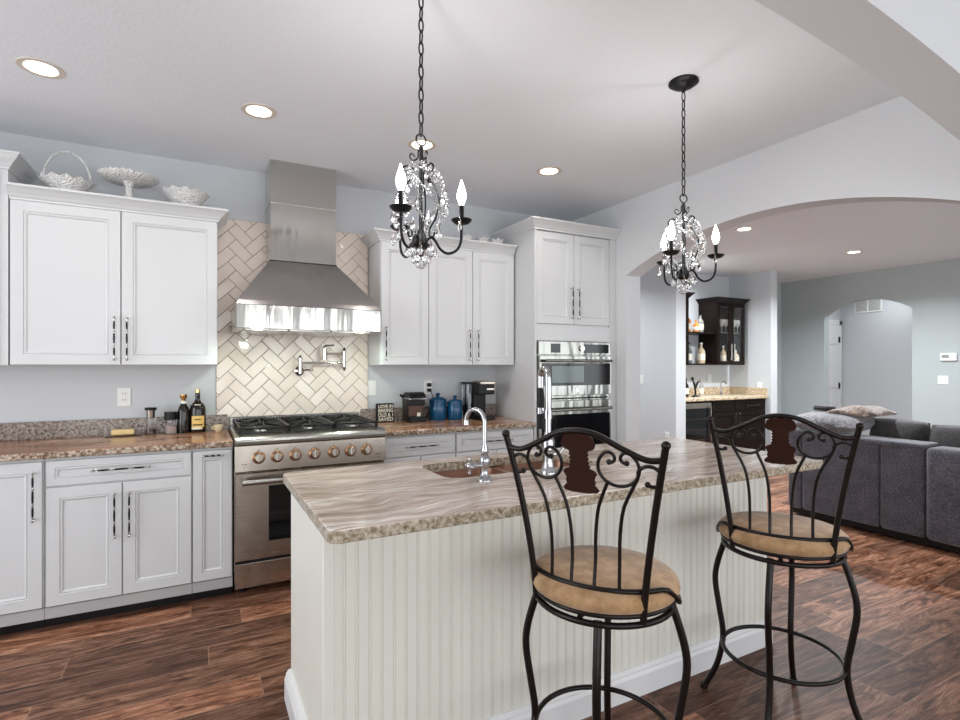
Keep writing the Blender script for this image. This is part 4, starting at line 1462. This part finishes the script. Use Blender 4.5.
label_patch(B, 0.0508, 0.022, 0.036, -PI / 2 - 0.75, -PI / 2 + 0.6, LABELW, t)
label_patch(B, 0.0510, 0.048, 0.056, -PI / 2 - 0.6, -PI / 2 + 0.6, BLACK, t, 'label_band')
label_patch(B, 0.0510, 0.084, 0.090, -PI / 2 - 0.4, -PI / 2 + 0.4, BLACK, t, 'label_band')
label_patch((B[0], B[1], B[2]), 0.0398, 0.176, 0.186, -PI / 2 - 0.5, -PI / 2 + 0.5, LABELW, t, 'neck_label')
t = thing('egg_cup', 'little cream cup with a handle beside the range', 'cup', (0.125, 3.95, ZC))
B = (0.125, 3.95, ZC)
MB().lathe([(0, 0), (0.016, 0), (0.020, 0.006), (0.028, 0.035), (0.029, 0.045), (0.026, 0.044), (0.018, 0.012), (0, 0.008)], B, 24).build('bowl', CREAM, t, smooth=50)
MB().tube([(B[0] - 0.024 - 0.014 * math.sin(PI * k / 8), B[1], ZC + 0.040 - 0.024 * k / 8) for k in range(9)], 0.0035, 8).build('handle', CREAM, t, smooth=50)

# ------------------------------------------------------------------ right worktop items
t = thing('word_sign', 'small black block sign with cream lettering right of the range', 'sign', (1.295, 4.01, ZC))
MB().box(1.228, 3.995, ZC, 1.362, 4.04, ZC + 0.145, 0.003).build('block', BLACK, t)
for row, txt in enumerate(('LOVE IN', 'BAKING', 'OLD & 1', 'SAVED')):
    cu = bpy.data.curves.new('sign_lettering', 'FONT')
    cu.body = txt
    cu.align_x = 'CENTER'
    cu.size = 0.040 if row != 0 else 0.034
    cu.extrude = 0.0006
    cu.offset = 0.0006
    to = bpy.data.objects.new('tmp_text', cu)
    COL.objects.link(to)
    bpy.context.view_layer.update()
    me = bpy.data.meshes.new_from_object(to)
    bpy.data.objects.remove(to)
    w = max(v.co.x for v in me.vertices) - min(v.co.x for v in me.vertices)
    me.name = 'lettering'
    lo = bpy.data.objects.new('lettering', me)
    COL.objects.link(lo)
    lo.parent = t
    lo.scale = (0.118 / w, 1, 1)
    lo.rotation_euler = (PI / 2, 0, 0)
    lo.location = Vector((1.296, 3.9943, ZC + 0.112 - row * 0.034)) - Vector((1.295, 4.01, ZC))
    me.materials.clear()
    me.materials.append(LABELW)

t = thing('capsule_coffee_machine', 'compact black-brown coffee machine with a chrome band beside the sign', 'coffee machine', (1.50, 3.95, ZC))
x0, x1, y0, y1 = 1.445, 1.580, 3.86, 4.035
MB().box(x0, y0 + 0.055, ZC + 0.0, x1, y1, ZC + 0.185, 0.006, 2).build('body', DKGREY, t)
MB().box(x0 + 0.0, y0 + 0.0, ZC, x1, y0 + 0.06, ZC + 0.045, 0.004, 2).build('drip_tray', BLACK, t)
MB().box(x0 + 0.004, y0 + 0.01, ZC + 0.130, x1 - 0.004, y0 + 0.06, ZC + 0.180, 0.006, 2).build('brew_head', BLACK, t)
m = MB().prism([(3.862, ZC + 0.182)] + [(3.945 - 0.086 * math.cos(PI * k / 12), ZC + 0.186 + 0.046 * math.sin(PI * k / 12)) for k in range(13)] + [(4.030, ZC + 0.182)], x0 + 0.002, x1 - 0.002, 'X')
m.build('domed_lid', BLACK, t, smooth=35)
MB().box(x0 - 0.002, y0 - 0.002, ZC + 0.176, x1 + 0.002, y0 + 0.14, ZC + 0.188, 0.003).build('chrome_band', CHROME, t)
MB().tube([(x0 - 0.002, y1 - 0.01, ZC + 0.195), (x0 - 0.024, y1 - 0.03, ZC + 0.205)], 0.010, 10).build('water_spout', BLACK, t, smooth=40)
MB().box(x0 + 0.012, y0 + 0.052, ZC + 0.046, x1 - 0.012, y0 + 0.056, ZC + 0.13).build('copper_panel', mat('smoked_copper', (0.10, 0.05, 0.03), 0.3, 0.3), t)
MB().cyl((x0 + 0.085, y0 + 0.035, ZC + 0.0455), 0.014, 0.026, 20).build('glass_cup', LABELW, t, smooth=40)


def canister(x, y, r, h, lab):
    t = thing('canister', lab, 'canister', (x, y, ZC), group='blue lidded canisters')
    MB().lathe([(0, 0), (r * 0.93, 0), (r, 0.008), (r, h), (r * 0.96, h + 0.004), (0, h + 0.004)], (x, y, ZC), 36).build('body', BLUE, t, smooth=50)
    l = MB().lathe([(r * 1.03, h + 0.003), (r * 1.04, h + 0.012), (r * 0.92, h + 0.024), (r * 0.5, h + 0.036), (r * 0.2, h + 0.040), (r * 0.17, h + 0.046), (r * 0.30, h + 0.054), (r * 0.30, h + 0.062), (r * 0.12, h + 0.070), (0, h + 0.071)], (x, y, ZC), 36).build('lid', BLUE, t, smooth=50)
    return t


canister(1.722, 3.965, 0.068, 0.150, 'larger blue ceramic canister with a knobbed lid beside the small coffee machine')
canister(1.862, 3.94, 0.062, 0.128, 'smaller blue ceramic canister with a knobbed lid beside the tall coffee maker')

t = thing('pod_coffee_maker', 'tall black coffee maker with a silver top behind the gooseneck faucet', 'coffee maker', (2.03, 3.9, ZC))
x0, x1 = 1.965, 2.145
MB().box(x0 + 0.035, 3.87, ZC, x1 - 0.03, 4.03, ZC + 0.295, 0.008, 2).build('tower', BLACK, t)
MB().box(x0 + 0.03, 3.745, ZC, x1 - 0.01, 3.90, ZC + 0.035, 0.006, 2).build('drip_tray', BLACK, t)
MB().box(x0 + 0.028, 3.765, ZC + 0.205, x1 - 0.005, 3.90, ZC + 0.300, 0.010, 2).build('brew_head', BLACK, t)
MB().box(x0 + 0.04, 3.760, ZC + 0.285, x1 - 0.0, 3.90, ZC + 0.315, 0.008, 2).build('silver_lid', STEEL2, t)
MB().box(x0 + 0.10, 3.762, ZC + 0.243, x1 - 0.012, 3.766, ZC + 0.256).build('label_strip', STEEL2, t)
MB().box(x0 - 0.012, 3.90, ZC, x0 + 0.034, 4.01, ZC + 0.290, 0.008, 2).build('water_tank', glass('smoked_tank', (0.45, 0.47, 0.5)), t)
MB().box(x0 - 0.018, 3.895, ZC + 0.290, x0 + 0.05, 4.015, ZC + 0.303, 0.004).build('tank_lid', BLACK, t)


# ------------------------------------------------------------------ wall plates
def plate(x, z, lab, cat='wall outlet', kind='outlet', yw=4.08, axis='Y', w=0.072, h=0.118, plug=False):
    t = thing('wall_outlet' if kind == 'outlet' else 'light_switch', lab, cat, (x, yw, z) if axis == 'Y' else (yw, x, z))
    def B(a0, z0, a1, z1, d0, d1, bev=0.0):
        if axis == 'Y':
            return MB().box(x + a0, yw - d1, z + z0, x + a1, yw - d0, z + z1, bev)
        return MB().box(yw - d1, x + a0, z + z0, yw - d0, x + a1, z + z1, bev)
    B(-w / 2, -h / 2, w / 2, h / 2, 0.0, 0.006, 0.002).build('cover_plate', WHITEP, t)
    if kind == 'outlet':
        for s in (-0.02, 0.02):
            f = B(-0.017, s - 0.014, 0.017, s + 0.014, 0.006, 0.009, 0.003).build('socket', WHITEP, t)
            a = B(-0.008, s - 0.003, -0.005, s + 0.007, 0.0085, 0.0098)
            a.build('slot', BLACK, f)
            B(0.005, s - 0.003, 0.008, s + 0.007, 0.0085, 0.0098).build('slot', BLACK, f)
    else:
        n = 1 if w < 0.1 else 2
        for k in range(n):
            c = 0 if n == 1 else (-0.023 + 0.046 * k)
            B(c - 0.016, -0.033, c + 0.016, 0.033, 0.006, 0.0095, 0.002).build('rocker', WHITEP, t)
    return t


plate(-0.412, 1.165, 'white wall outlet above the butter dish')
plate(1.208, 1.190, 'white light switch between the tiles and the word sign', 'light switch', 'switch')
plate(1.683, 1.185, 'white wall outlet with a black plug above the larger canister')
plate(2.262, 1.175, 'white wall outlet beside the tall coffee maker')
plate(6.88, 1.165, 'white wall outlet above the bar counter', yw=5.5)
plate(4.99, 1.06, 'white wall outlet at the right end of the bar nook', yw=7.33, axis='X')
plate(5.42, 1.17, 'white light switch on the bright wall beyond the arch', 'light switch', 'switch', yw=5.397, axis='X')
plate(4.96, 0.44, 'white low wall outlet on the bright wall beyond the arch', yw=5.397, axis='X')
plate(3.312, 1.173, 'double white light switch on the far grey wall', 'light switch', 'switch', yw=8.65, axis='X', w=0.115, h=0.115)
t = thing('power_plug', 'black plug and cord in the outlet above the canisters', 'plug', (1.683, 4.05, 1.19))
m = MB().box(1.668, 4.035, 1.192, 1.700, 4.069, 1.222, 0.006, 2).box(1.668, 4.035, 1.150, 1.700, 4.069, 1.178, 0.006, 2)
m.build('plug_body', BLACK, t)
MB().tube(smoothpath([(1.684, 4.036, 1.165), (1.70, 4.02, 1.12), (1.72, 4.035, 1.06), (1.69, 4.04, 1.0), (1.64, 4.04, 0.935), (1.60, 4.03, 0.929)], 5), 0.0035, 8).build('cord', BLACK, t, smooth=60)

t = thing('thermostat', 'white thermostat above the double switch on the far grey wall', 'thermostat', (8.65, 3.25, 1.474))
MB().box(8.622, 3.16, 1.425, 8.65, 3.335, 1.525, 0.006, 2).build('case', WHITEP, t)
MB().box(8.619, 3.24, 1.462, 8.623, 3.315, 1.502, 0.001).build('display', mat('lcd_grey', (0.28, 0.31, 0.28), 0.3), t)
t = thing('air_vent', 'white return-air grille high in the small hall beyond the far arch', 'air vent', (9.75, 4.727, 2.36))
MB().box(9.738, 4.52, 2.235, 9.75, 4.935, 2.475, 0.003).build('frame', WHITEP, t)
for a, b in ((4.545, 4.715), (4.74, 4.91)):
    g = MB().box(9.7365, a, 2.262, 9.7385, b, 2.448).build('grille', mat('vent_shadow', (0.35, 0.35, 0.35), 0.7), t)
    m = MB()
    for k in range(9):
        z = 2.268 + k * 0.0205
        m.prism([(9.736, z), (9.728, z + 0.010), (9.729, z + 0.0115), (9.7375, z + 0.002)], a, b, 'Y')
    m.build('louvre', WHITEP, g)

# ------------------------------------------------------------------ bar nook
BY = 4.89
t = thing('bar_base_cabinet', 'espresso wood base cabinet with drawers under the bar counter', 'cabinet', (6.73, BY, 0))
MB().box(6.165, BY + 0.02, 0.1, 7.325, 5.497, 0.885).box(6.165, BY + 0.08, 0, 7.325, 5.497, 0.1).build('body', ESPRESSO, t)
door_part(t, 6.18, 6.65, 0.73, 0.872, BY, m=ESPRESSO, name='drawer_front', rail=0.03)
door_part(t, 6.66, 7.31, 0.73, 0.872, BY, 6.99, 0.80, 0.26, False, 'drawer', m=ESPRESSO, rail=0.03)
door_part(t, 6.18, 6.65, 0.11, 0.72, BY, 6.615, 0.60, 0.20, m=ESPRESSO)
door_part(t, 6.66, 7.31, 0.11, 0.72, BY, 6.70, 0.60, 0.20, m=ESPRESSO)
t = thing('wine_cooler', 'black glass-fronted wine cooler at the left end of the bar', 'wine cooler', (5.87, BY, 0))
MB().box(5.585, BY + 0.03, 0.05, 6.155, 5.49, 0.88).build('cabinet', BLACK, t)
dr = MB().box(5.59, BY - 0.005, 0.10, 6.150, BY + 0.028, 0.872, 0.003).build('door', BLACKGLASS, t)
MB().tube([(6.10, BY - 0.035, 0.2), (6.10, BY - 0.035, 0.82)], 0.009, 10).build('handle', STEEL2, dr, smooth=50)
MB().box(5.60, BY - 0.009, 0.79, 6.14, BY - 0.004, 0.862, 0.002).build('control_panel', STEEL2, dr)
for k in range(4):
    MB().box(5.63, BY - 0.009, 0.22 + 0.14 * k, 6.07, BY - 0.0045, 0.235 + 0.14 * k, 0.001).build('shelf_front', DKGREY, dr)
o = MB().box(5.577, BY - 0.03, 0.888, 7.327, 5.497, 0.925, 0.006, 2).build('bar_countertop', GRAN_B)
tag(o, 'beige speckled granite bar counter in the nook', 'countertop')
MB().box(5.577, 5.475, 0.925, 7.327, 5.497, 1.035, 0.002).box(7.305, BY - 0.02, 0.925, 7.327, 5.475, 1.035, 0.002).build('backsplash_ledge', GRAN_B, o)

t = thing('bar_wall_cabinet', 'espresso wall cabinet with two glass doors and open shelves over the bar', 'cabinet', (6.63, 5.17, 1.37))
m = MB()
m.box(6.63, 5.19, 1.37, 6.65, 5.497, 2.28).box(7.225, 5.19, 1.37, 7.245, 5.497, 2.28)
m.box(6.65, 5.19, 1.37, 7.225, 5.497, 1.39).box(6.65, 5.19, 2.26, 7.225, 5.497, 2.28).box(6.65, 5.48, 1.39, 7.225, 5.497, 2.26)
m.build('body', ESPRESSO, t)
MB().box(6.65, 5.21, 1.832, 7.225, 5.48, 1.84).build('shelf', PANE, t)
_ld = bpy.data.lights.new('cabinet_fill', 'AREA')  # added fill lamp, brightens the bottles and glasses behind the panes
_ld.shape = 'RECTANGLE'
_ld.size, _ld.size_y, _ld.energy = 0.4, 0.08, 1.6
_lo = bpy.data.objects.new('cabinet_fill', _ld)
COL.objects.link(_lo)
_lo.parent = t
_lo.location = (6.94 - 6.63, 5.28 - 5.17, 2.25 - 1.37)
MB().box(5.98, 5.17, 1.37, 6.04, 5.497, 2.31).build('side_panel', ESPRESSO, t)
for z in (1.37, 1.815):
    MB().box(6.04, 5.20, z, 6.63, 5.497, z + 0.022).build('open_shelf', ESPRESSO, t)
for a, b, hx in ((6.634, 6.936, 6.905), (6.940, 7.242, 6.97)):
    m = MB()
    r = 0.055
    m.box(a, 5.17, 1.372, a + r, 5.19, 2.276, 0.002).box(b - r, 5.17, 1.372, b, 5.19, 2.276, 0.002)
    m.box(a + r, 5.17, 1.372, b - r, 5.19, 1.372 + r, 0.002).box(a + r, 5.17, 2.276 - r, b - r, 5.19, 2.276, 0.002)
    d = m.build('door', ESPRESSO, t)
    MB().box(a + r, 5.178, 1.372 + r, b - r, 5.182, 2.276 - r).build('glass_pane', PANE, d)
    MB().tube([(hx, 5.14, 1.44), (hx, 5.14, 1.68)], 0.008, 8).tube([(hx, 5.17, 1.47), (hx, 5.14, 1.47)], 0.006, 8).tube([(hx, 5.17, 1.65), (hx, 5.14, 1.65)], 0.006, 8).build('handle', NICKEL, d, smooth=50)
crown(t, 6.63, 7.245, 5.182, 5.497, 2.275, m=ESPRESSO)
crown(t, 5.98, 6.04, 5.17, 5.497, 2.30, m=ESPRESSO)


def bottle(x, y, z, r, h, mt, cap, lab, group, name='bottle'):
    t = thing(name, lab, 'bottle', (x, y, z), group=group)
    MB().lathe([(0, 0), (r * 0.95, 0), (r, h * 0.03), (r, h * 0.58), (r * 0.75, h * 0.68), (r * 0.33, h * 0.76), (r * 0.30, h * 0.93), (0, h * 0.935)], (x, y, z), 20).build('glass_body', mt, t, smooth=50)
    MB().lathe([(0, h * 0.93), (r * 0.36, h * 0.93), (r * 0.36, h), (0, h)], (x, y, z), 16).build('cap', cap, t, smooth=50)
    MB().lathe([(r * 1.01, h * 0.15), (r * 1.03, h * 0.16), (r * 1.03, h * 0.45), (r * 1.01, h * 0.46)], (x, y, z), 20).build('label', LABELW, t, smooth=50)
    return t


G1 = 'bottles on the open bar shelves'
bottle(6.10, 5.33, 1.838, 0.040, 0.20, AMBER, GOLD, 'amber bottle on the upper open bar shelf, leftmost', G1)
bottle(6.22, 5.35, 1.838, 0.050, 0.28, AMBER, LABELW, 'taller orange bottle on the upper open bar shelf, second from left', G1)
bottle(6.34, 5.30, 1.838, 0.045, 0.18, AMBER, GOLD, 'short orange bottle on the upper open bar shelf', G1)
bottle(6.47, 5.33, 1.838, 0.045, 0.27, mat('pale_glass', (0.25, 0.23, 0.21), 0.1), BLACK, 'pale bottle on the upper open bar shelf beside the cabinet', G1)
bottle(6.10, 5.33, 1.393, 0.042, 0.24, mat('grey_glass', (0.25, 0.27, 0.27), 0.08), WHITEP, 'grey glass bottle on the lower open bar shelf, leftmost', G1)
bottle(6.23, 5.33, 1.393, 0.042, 0.30, mat('green_grey_glass', (0.12, 0.15, 0.14), 0.08), BLACK, 'dark slim bottle on the lower open bar shelf, second from left', G1)
bottle(6.46, 5.31, 1.393, 0.055, 0.30, mat('gold_glass', (0.58, 0.46, 0.30), 0.1), WHITEP, 'gold-toned bottle on the lower open bar shelf beside the cabinet', G1)
G2 = 'bottles in the glass-doored bar cabinet'
bottle(6.86, 5.25, 1.392, 0.042, 0.26, mat('tan_glass', (0.55, 0.42, 0.28), 0.1), WHITEP, 'tan bottle behind the left bar cabinet door', G2)
bottle(7.14, 5.25, 1.392, 0.048, 0.20, mat('pale_tan_glass', (0.7, 0.6, 0.45), 0.1), WHITEP, 'pale squat bottle behind the right bar cabinet door', G2)
for k, (x, z, lab) in enumerate(((6.83, 1.842, 'stemmed wine glass on the upper cabinet shelf, left'), (6.92, 1.842, 'stemmed wine glass on the upper cabinet shelf, second'),
                                 (7.10, 1.842, 'stemmed wine glass behind the right bar cabinet door, left'), (7.183, 1.842, 'stemmed wine glass behind the right bar cabinet door, right'))):
    o = MB().lathe([(0, 0), (0.032, 0.0), (0.030, 0.004), (0.005, 0.010), (0.004, 0.085), (0.020, 0.105), (0.036, 0.14), (0.032, 0.20), (0.030, 0.20), (0.033, 0.14), (0.016, 0.108), (0, 0.102)], (x, 5.25, z), 20).build('wine_glass', mat('frosted_glass', (0.75, 0.75, 0.73), 0.1, Transmission_Weight=0.5), smooth=50)
    tag(o, lab, 'wine glass', 'wine glasses in the bar cabinet')
G3 = 'things standing on the bar counter'
bottle(6.02, 5.2, 0.926, 0.035, 0.26, DKBOTTLE, BLACK, 'black bottle at the left of the bar counter', G3)
bottle(6.33, 5.2, 0.926, 0.030, 0.24, mat('silver_glass', (0.6, 0.58, 0.55), 0.1, 0.8), GOLD, 'silver bottle in the middle of the bar counter', G3)
t = thing('figurine', 'dark branching metal figurine on the bar counter', 'figurine', (6.15, 5.15, 0.926))
MB().lathe([(0, 0), (0.05, 0), (0.045, 0.012), (0.012, 0.03), (0.015, 0.09), (0, 0.1)], (6.15, 5.15, 0.926), 16).build('stand', BRONZE, t, smooth=50)
MB().tube([(6.15, 5.15, 1.0), (6.13, 5.15, 1.10), (6.09, 5.15, 1.17)], [0.012, 0.016, 0.008], 8).tube([(6.15, 5.15, 1.03), (6.19, 5.15, 1.12), (6.24, 5.14, 1.15)], [0.010, 0.016, 0.008], 8).sph((6.09, 5.15, 1.18), 0.022).build('branches', BRONZE, t, smooth=50)
t = thing('bar_faucet', 'small chrome tap at the back of the bar counter', 'faucet', (6.98, 5.38, 0.926))
MB().tube(smoothpath([(6.98, 5.38, 0.926), (6.98, 5.38, 1.08), (6.98, 5.34, 1.12), (6.98, 5.28, 1.09)], 6), 0.009, 10).lathe([(0.02, 0), (0.018, 0.02), (0.01, 0.03)], (6.98, 5.38, 0.926), 16).build('spout', CHROME, t, smooth=50)

# ------------------------------------------------------------------ sofa
t = thing('sectional_sofa', 'charcoal velvet sectional sofa seen from behind in the living room', 'sofa', (5.2, 2.0, 0))


def soft(x0, y0, z0, x1, y1, z1, bev, seg=4):
    return MB().box(x0, y0, z0, x1, y1, z1, bev, seg)


SX = 4.80
mods = [(2.872, 3.00), (2.255, 2.868), (1.948, 2.251)]
soft(SX, 2.874, 0.07, SX + 0.22, 3.00, 0.755, 0.03).build('back_panel', SOFA, t, smooth=50)
soft(SX, 2.254, 0.07, SX + 0.22, 2.870, 0.755, 0.03).build('back_panel', SOFA, t, smooth=50)
soft(SX, 1.945, 0.07, SX + 0.22, 2.250, 0.755, 0.03).build('back_panel', SOFA, t, smooth=50)
soft(SX - 0.03, 1.15, 0.07, SX + 0.20, 1.938, 0.760, 0.04).build('back_panel', SOFA, t, smooth=50)
soft(SX - 0.03, 0.30, 0.07, SX + 0.20, 1.145, 0.760, 0.04).build('back_panel', SOFA, t, smooth=50)
soft(SX - 0.012, 1.95, 0.735, SX + 0.235, 2.995, 0.775, 0.018).build('top_rail', SOFA, t, smooth=50)
MB().box(SX + 0.03, 0.33, 0.02, SX + 0.95, 2.97, 0.09).build('base', BLACK, t)
soft(SX + 0.2, 0.32, 0.09, SX + 0.98, 2.98, 0.30, 0.02).build('frame', SOFA, t, smooth=50)
soft(SX + 0.95, 2.1, 0.09, SX + 2.4, 3.0, 0.30, 0.02).build('frame', SOFA, t, smooth=50)
for a, b in ((0.55, 1.30), (1.31, 2.06), (2.07, 2.85)):
    soft(SX + 0.22, a, 0.30, SX + 1.0, b, 0.46, 0.05).build('seat_cushion', SOFA, t, smooth=50)
soft(SX + 1.01, 2.12, 0.30, SX + 2.38, 2.9, 0.46, 0.05).build('seat_cushion', SOFA, t, smooth=50)
def cushion(x, y, z, w, h, d, m, name, parent, rz=0.0, rx=0.0, squash=3.0):
    mb = MB()
    n = 14
    V = {}
    for side in (-1, 1):
        for i in range(n + 1):
            for j in range(n + 1):
                u, v = -1 + 2 * i / n, -1 + 2 * j / n
                e = max(0.0, (1 - abs(u) ** squash)) ** 0.5 * max(0.0, (1 - abs(v) ** squash)) ** 0.5
                if side == 1 and (i in (0, n) or j in (0, n)):
                    V[(side, i, j)] = V[(-1, i, j)]
                    continue
                cr = 1 - 0.06 * (abs(u) * abs(v)) ** 2
                V[(side, i, j)] = mb.bm.verts.new((side * d / 2 * e + 0.0, u * w / 2 * cr, v * h / 2 * cr))
    for side in (-1, 1):
        for i in range(n):
            for j in range(n):
                f = [V[(side, i, j)], V[(side, i + 1, j)], V[(side, i + 1, j + 1)], V[(side, i, j + 1)]]
                mb.bm.faces.new(f if side == -1 else f[::-1])
    mb.xf(Matrix.Translation((x, y, z)) @ Matrix.Rotation(rz, 4, 'Z') @ Matrix.Rotation(rx, 4, 'Y'))
    return mb.build(name, m, parent, smooth=70)


cushion(SX + 0.34, 1.685, 0.680, 0.77, 0.46, 0.28, SOFAD, 'back_cushion', t, rx=0.12, squash=2.3)
cushion(SX + 0.36, 2.275, 0.690, 0.44, 0.46, 0.28, SOFAD, 'back_cushion', t, rx=0.12, squash=2.3)
cushion(SX + 0.34, 0.925, 0.680, 0.77, 0.46, 0.28, SOFAD, 'back_cushion', t, rx=0.12, squash=2.3)
t = thing('throw_pillow', 'grey textured square pillow lying over the sofa back', 'pillow', (SX + 0.30, 2.62, 0.78))
cushion(SX + 0.22, 2.72, 0.862, 0.60, 0.50, 0.17, PILLOW, 'pillow', t, rx=1.5)
# faux fur throw heaped on the pillow
rf = random.Random(5)
m = MB()
n, k2 = 26, 18
for i in range(n + 1):
    for j in range(k2 + 1):
        pass
loops = []
for i in range(n + 1):
    s = i / n
    y = 2.32 + 0.42 * s
    h = 0.12 * math.sin(PI * min(1, s * 1.05)) ** 0.5 * (1 - 0.35 * s) + 0.012
    lp = []
    for j in range(16):
        a = 2 * PI * j / 16
        rr = 1 + 0.12 * math.sin(5 * a + 9 * s) + rf.uniform(-0.05, 0.05)
        lp.append((SX + 0.30 + 0.17 * rr * math.cos(a), y, 0.955 + h * 0.6 * rr * max(math.sin(a), -0.35)))
    loops.append(lp)
m.rings(loops, True, True)
o = m.build('fur_throw', FUR, smooth=80)
tag(o, 'tan and brown faux-fur throw heaped over the grey pillow on the sofa', 'throw')
md = o.modifiers.new('sub', 'SUBSURF')
md.levels = 1
md.render_levels = 2
o = MB().box(SX + 0.22, 2.76, 0.952, SX + 0.36, 2.90, 1.0, 0.02, 3).build('folded_scarf', SOFAD, smooth=50)
tag(o, 'black folded scarf at the far end of the fur throw', 'scarf')
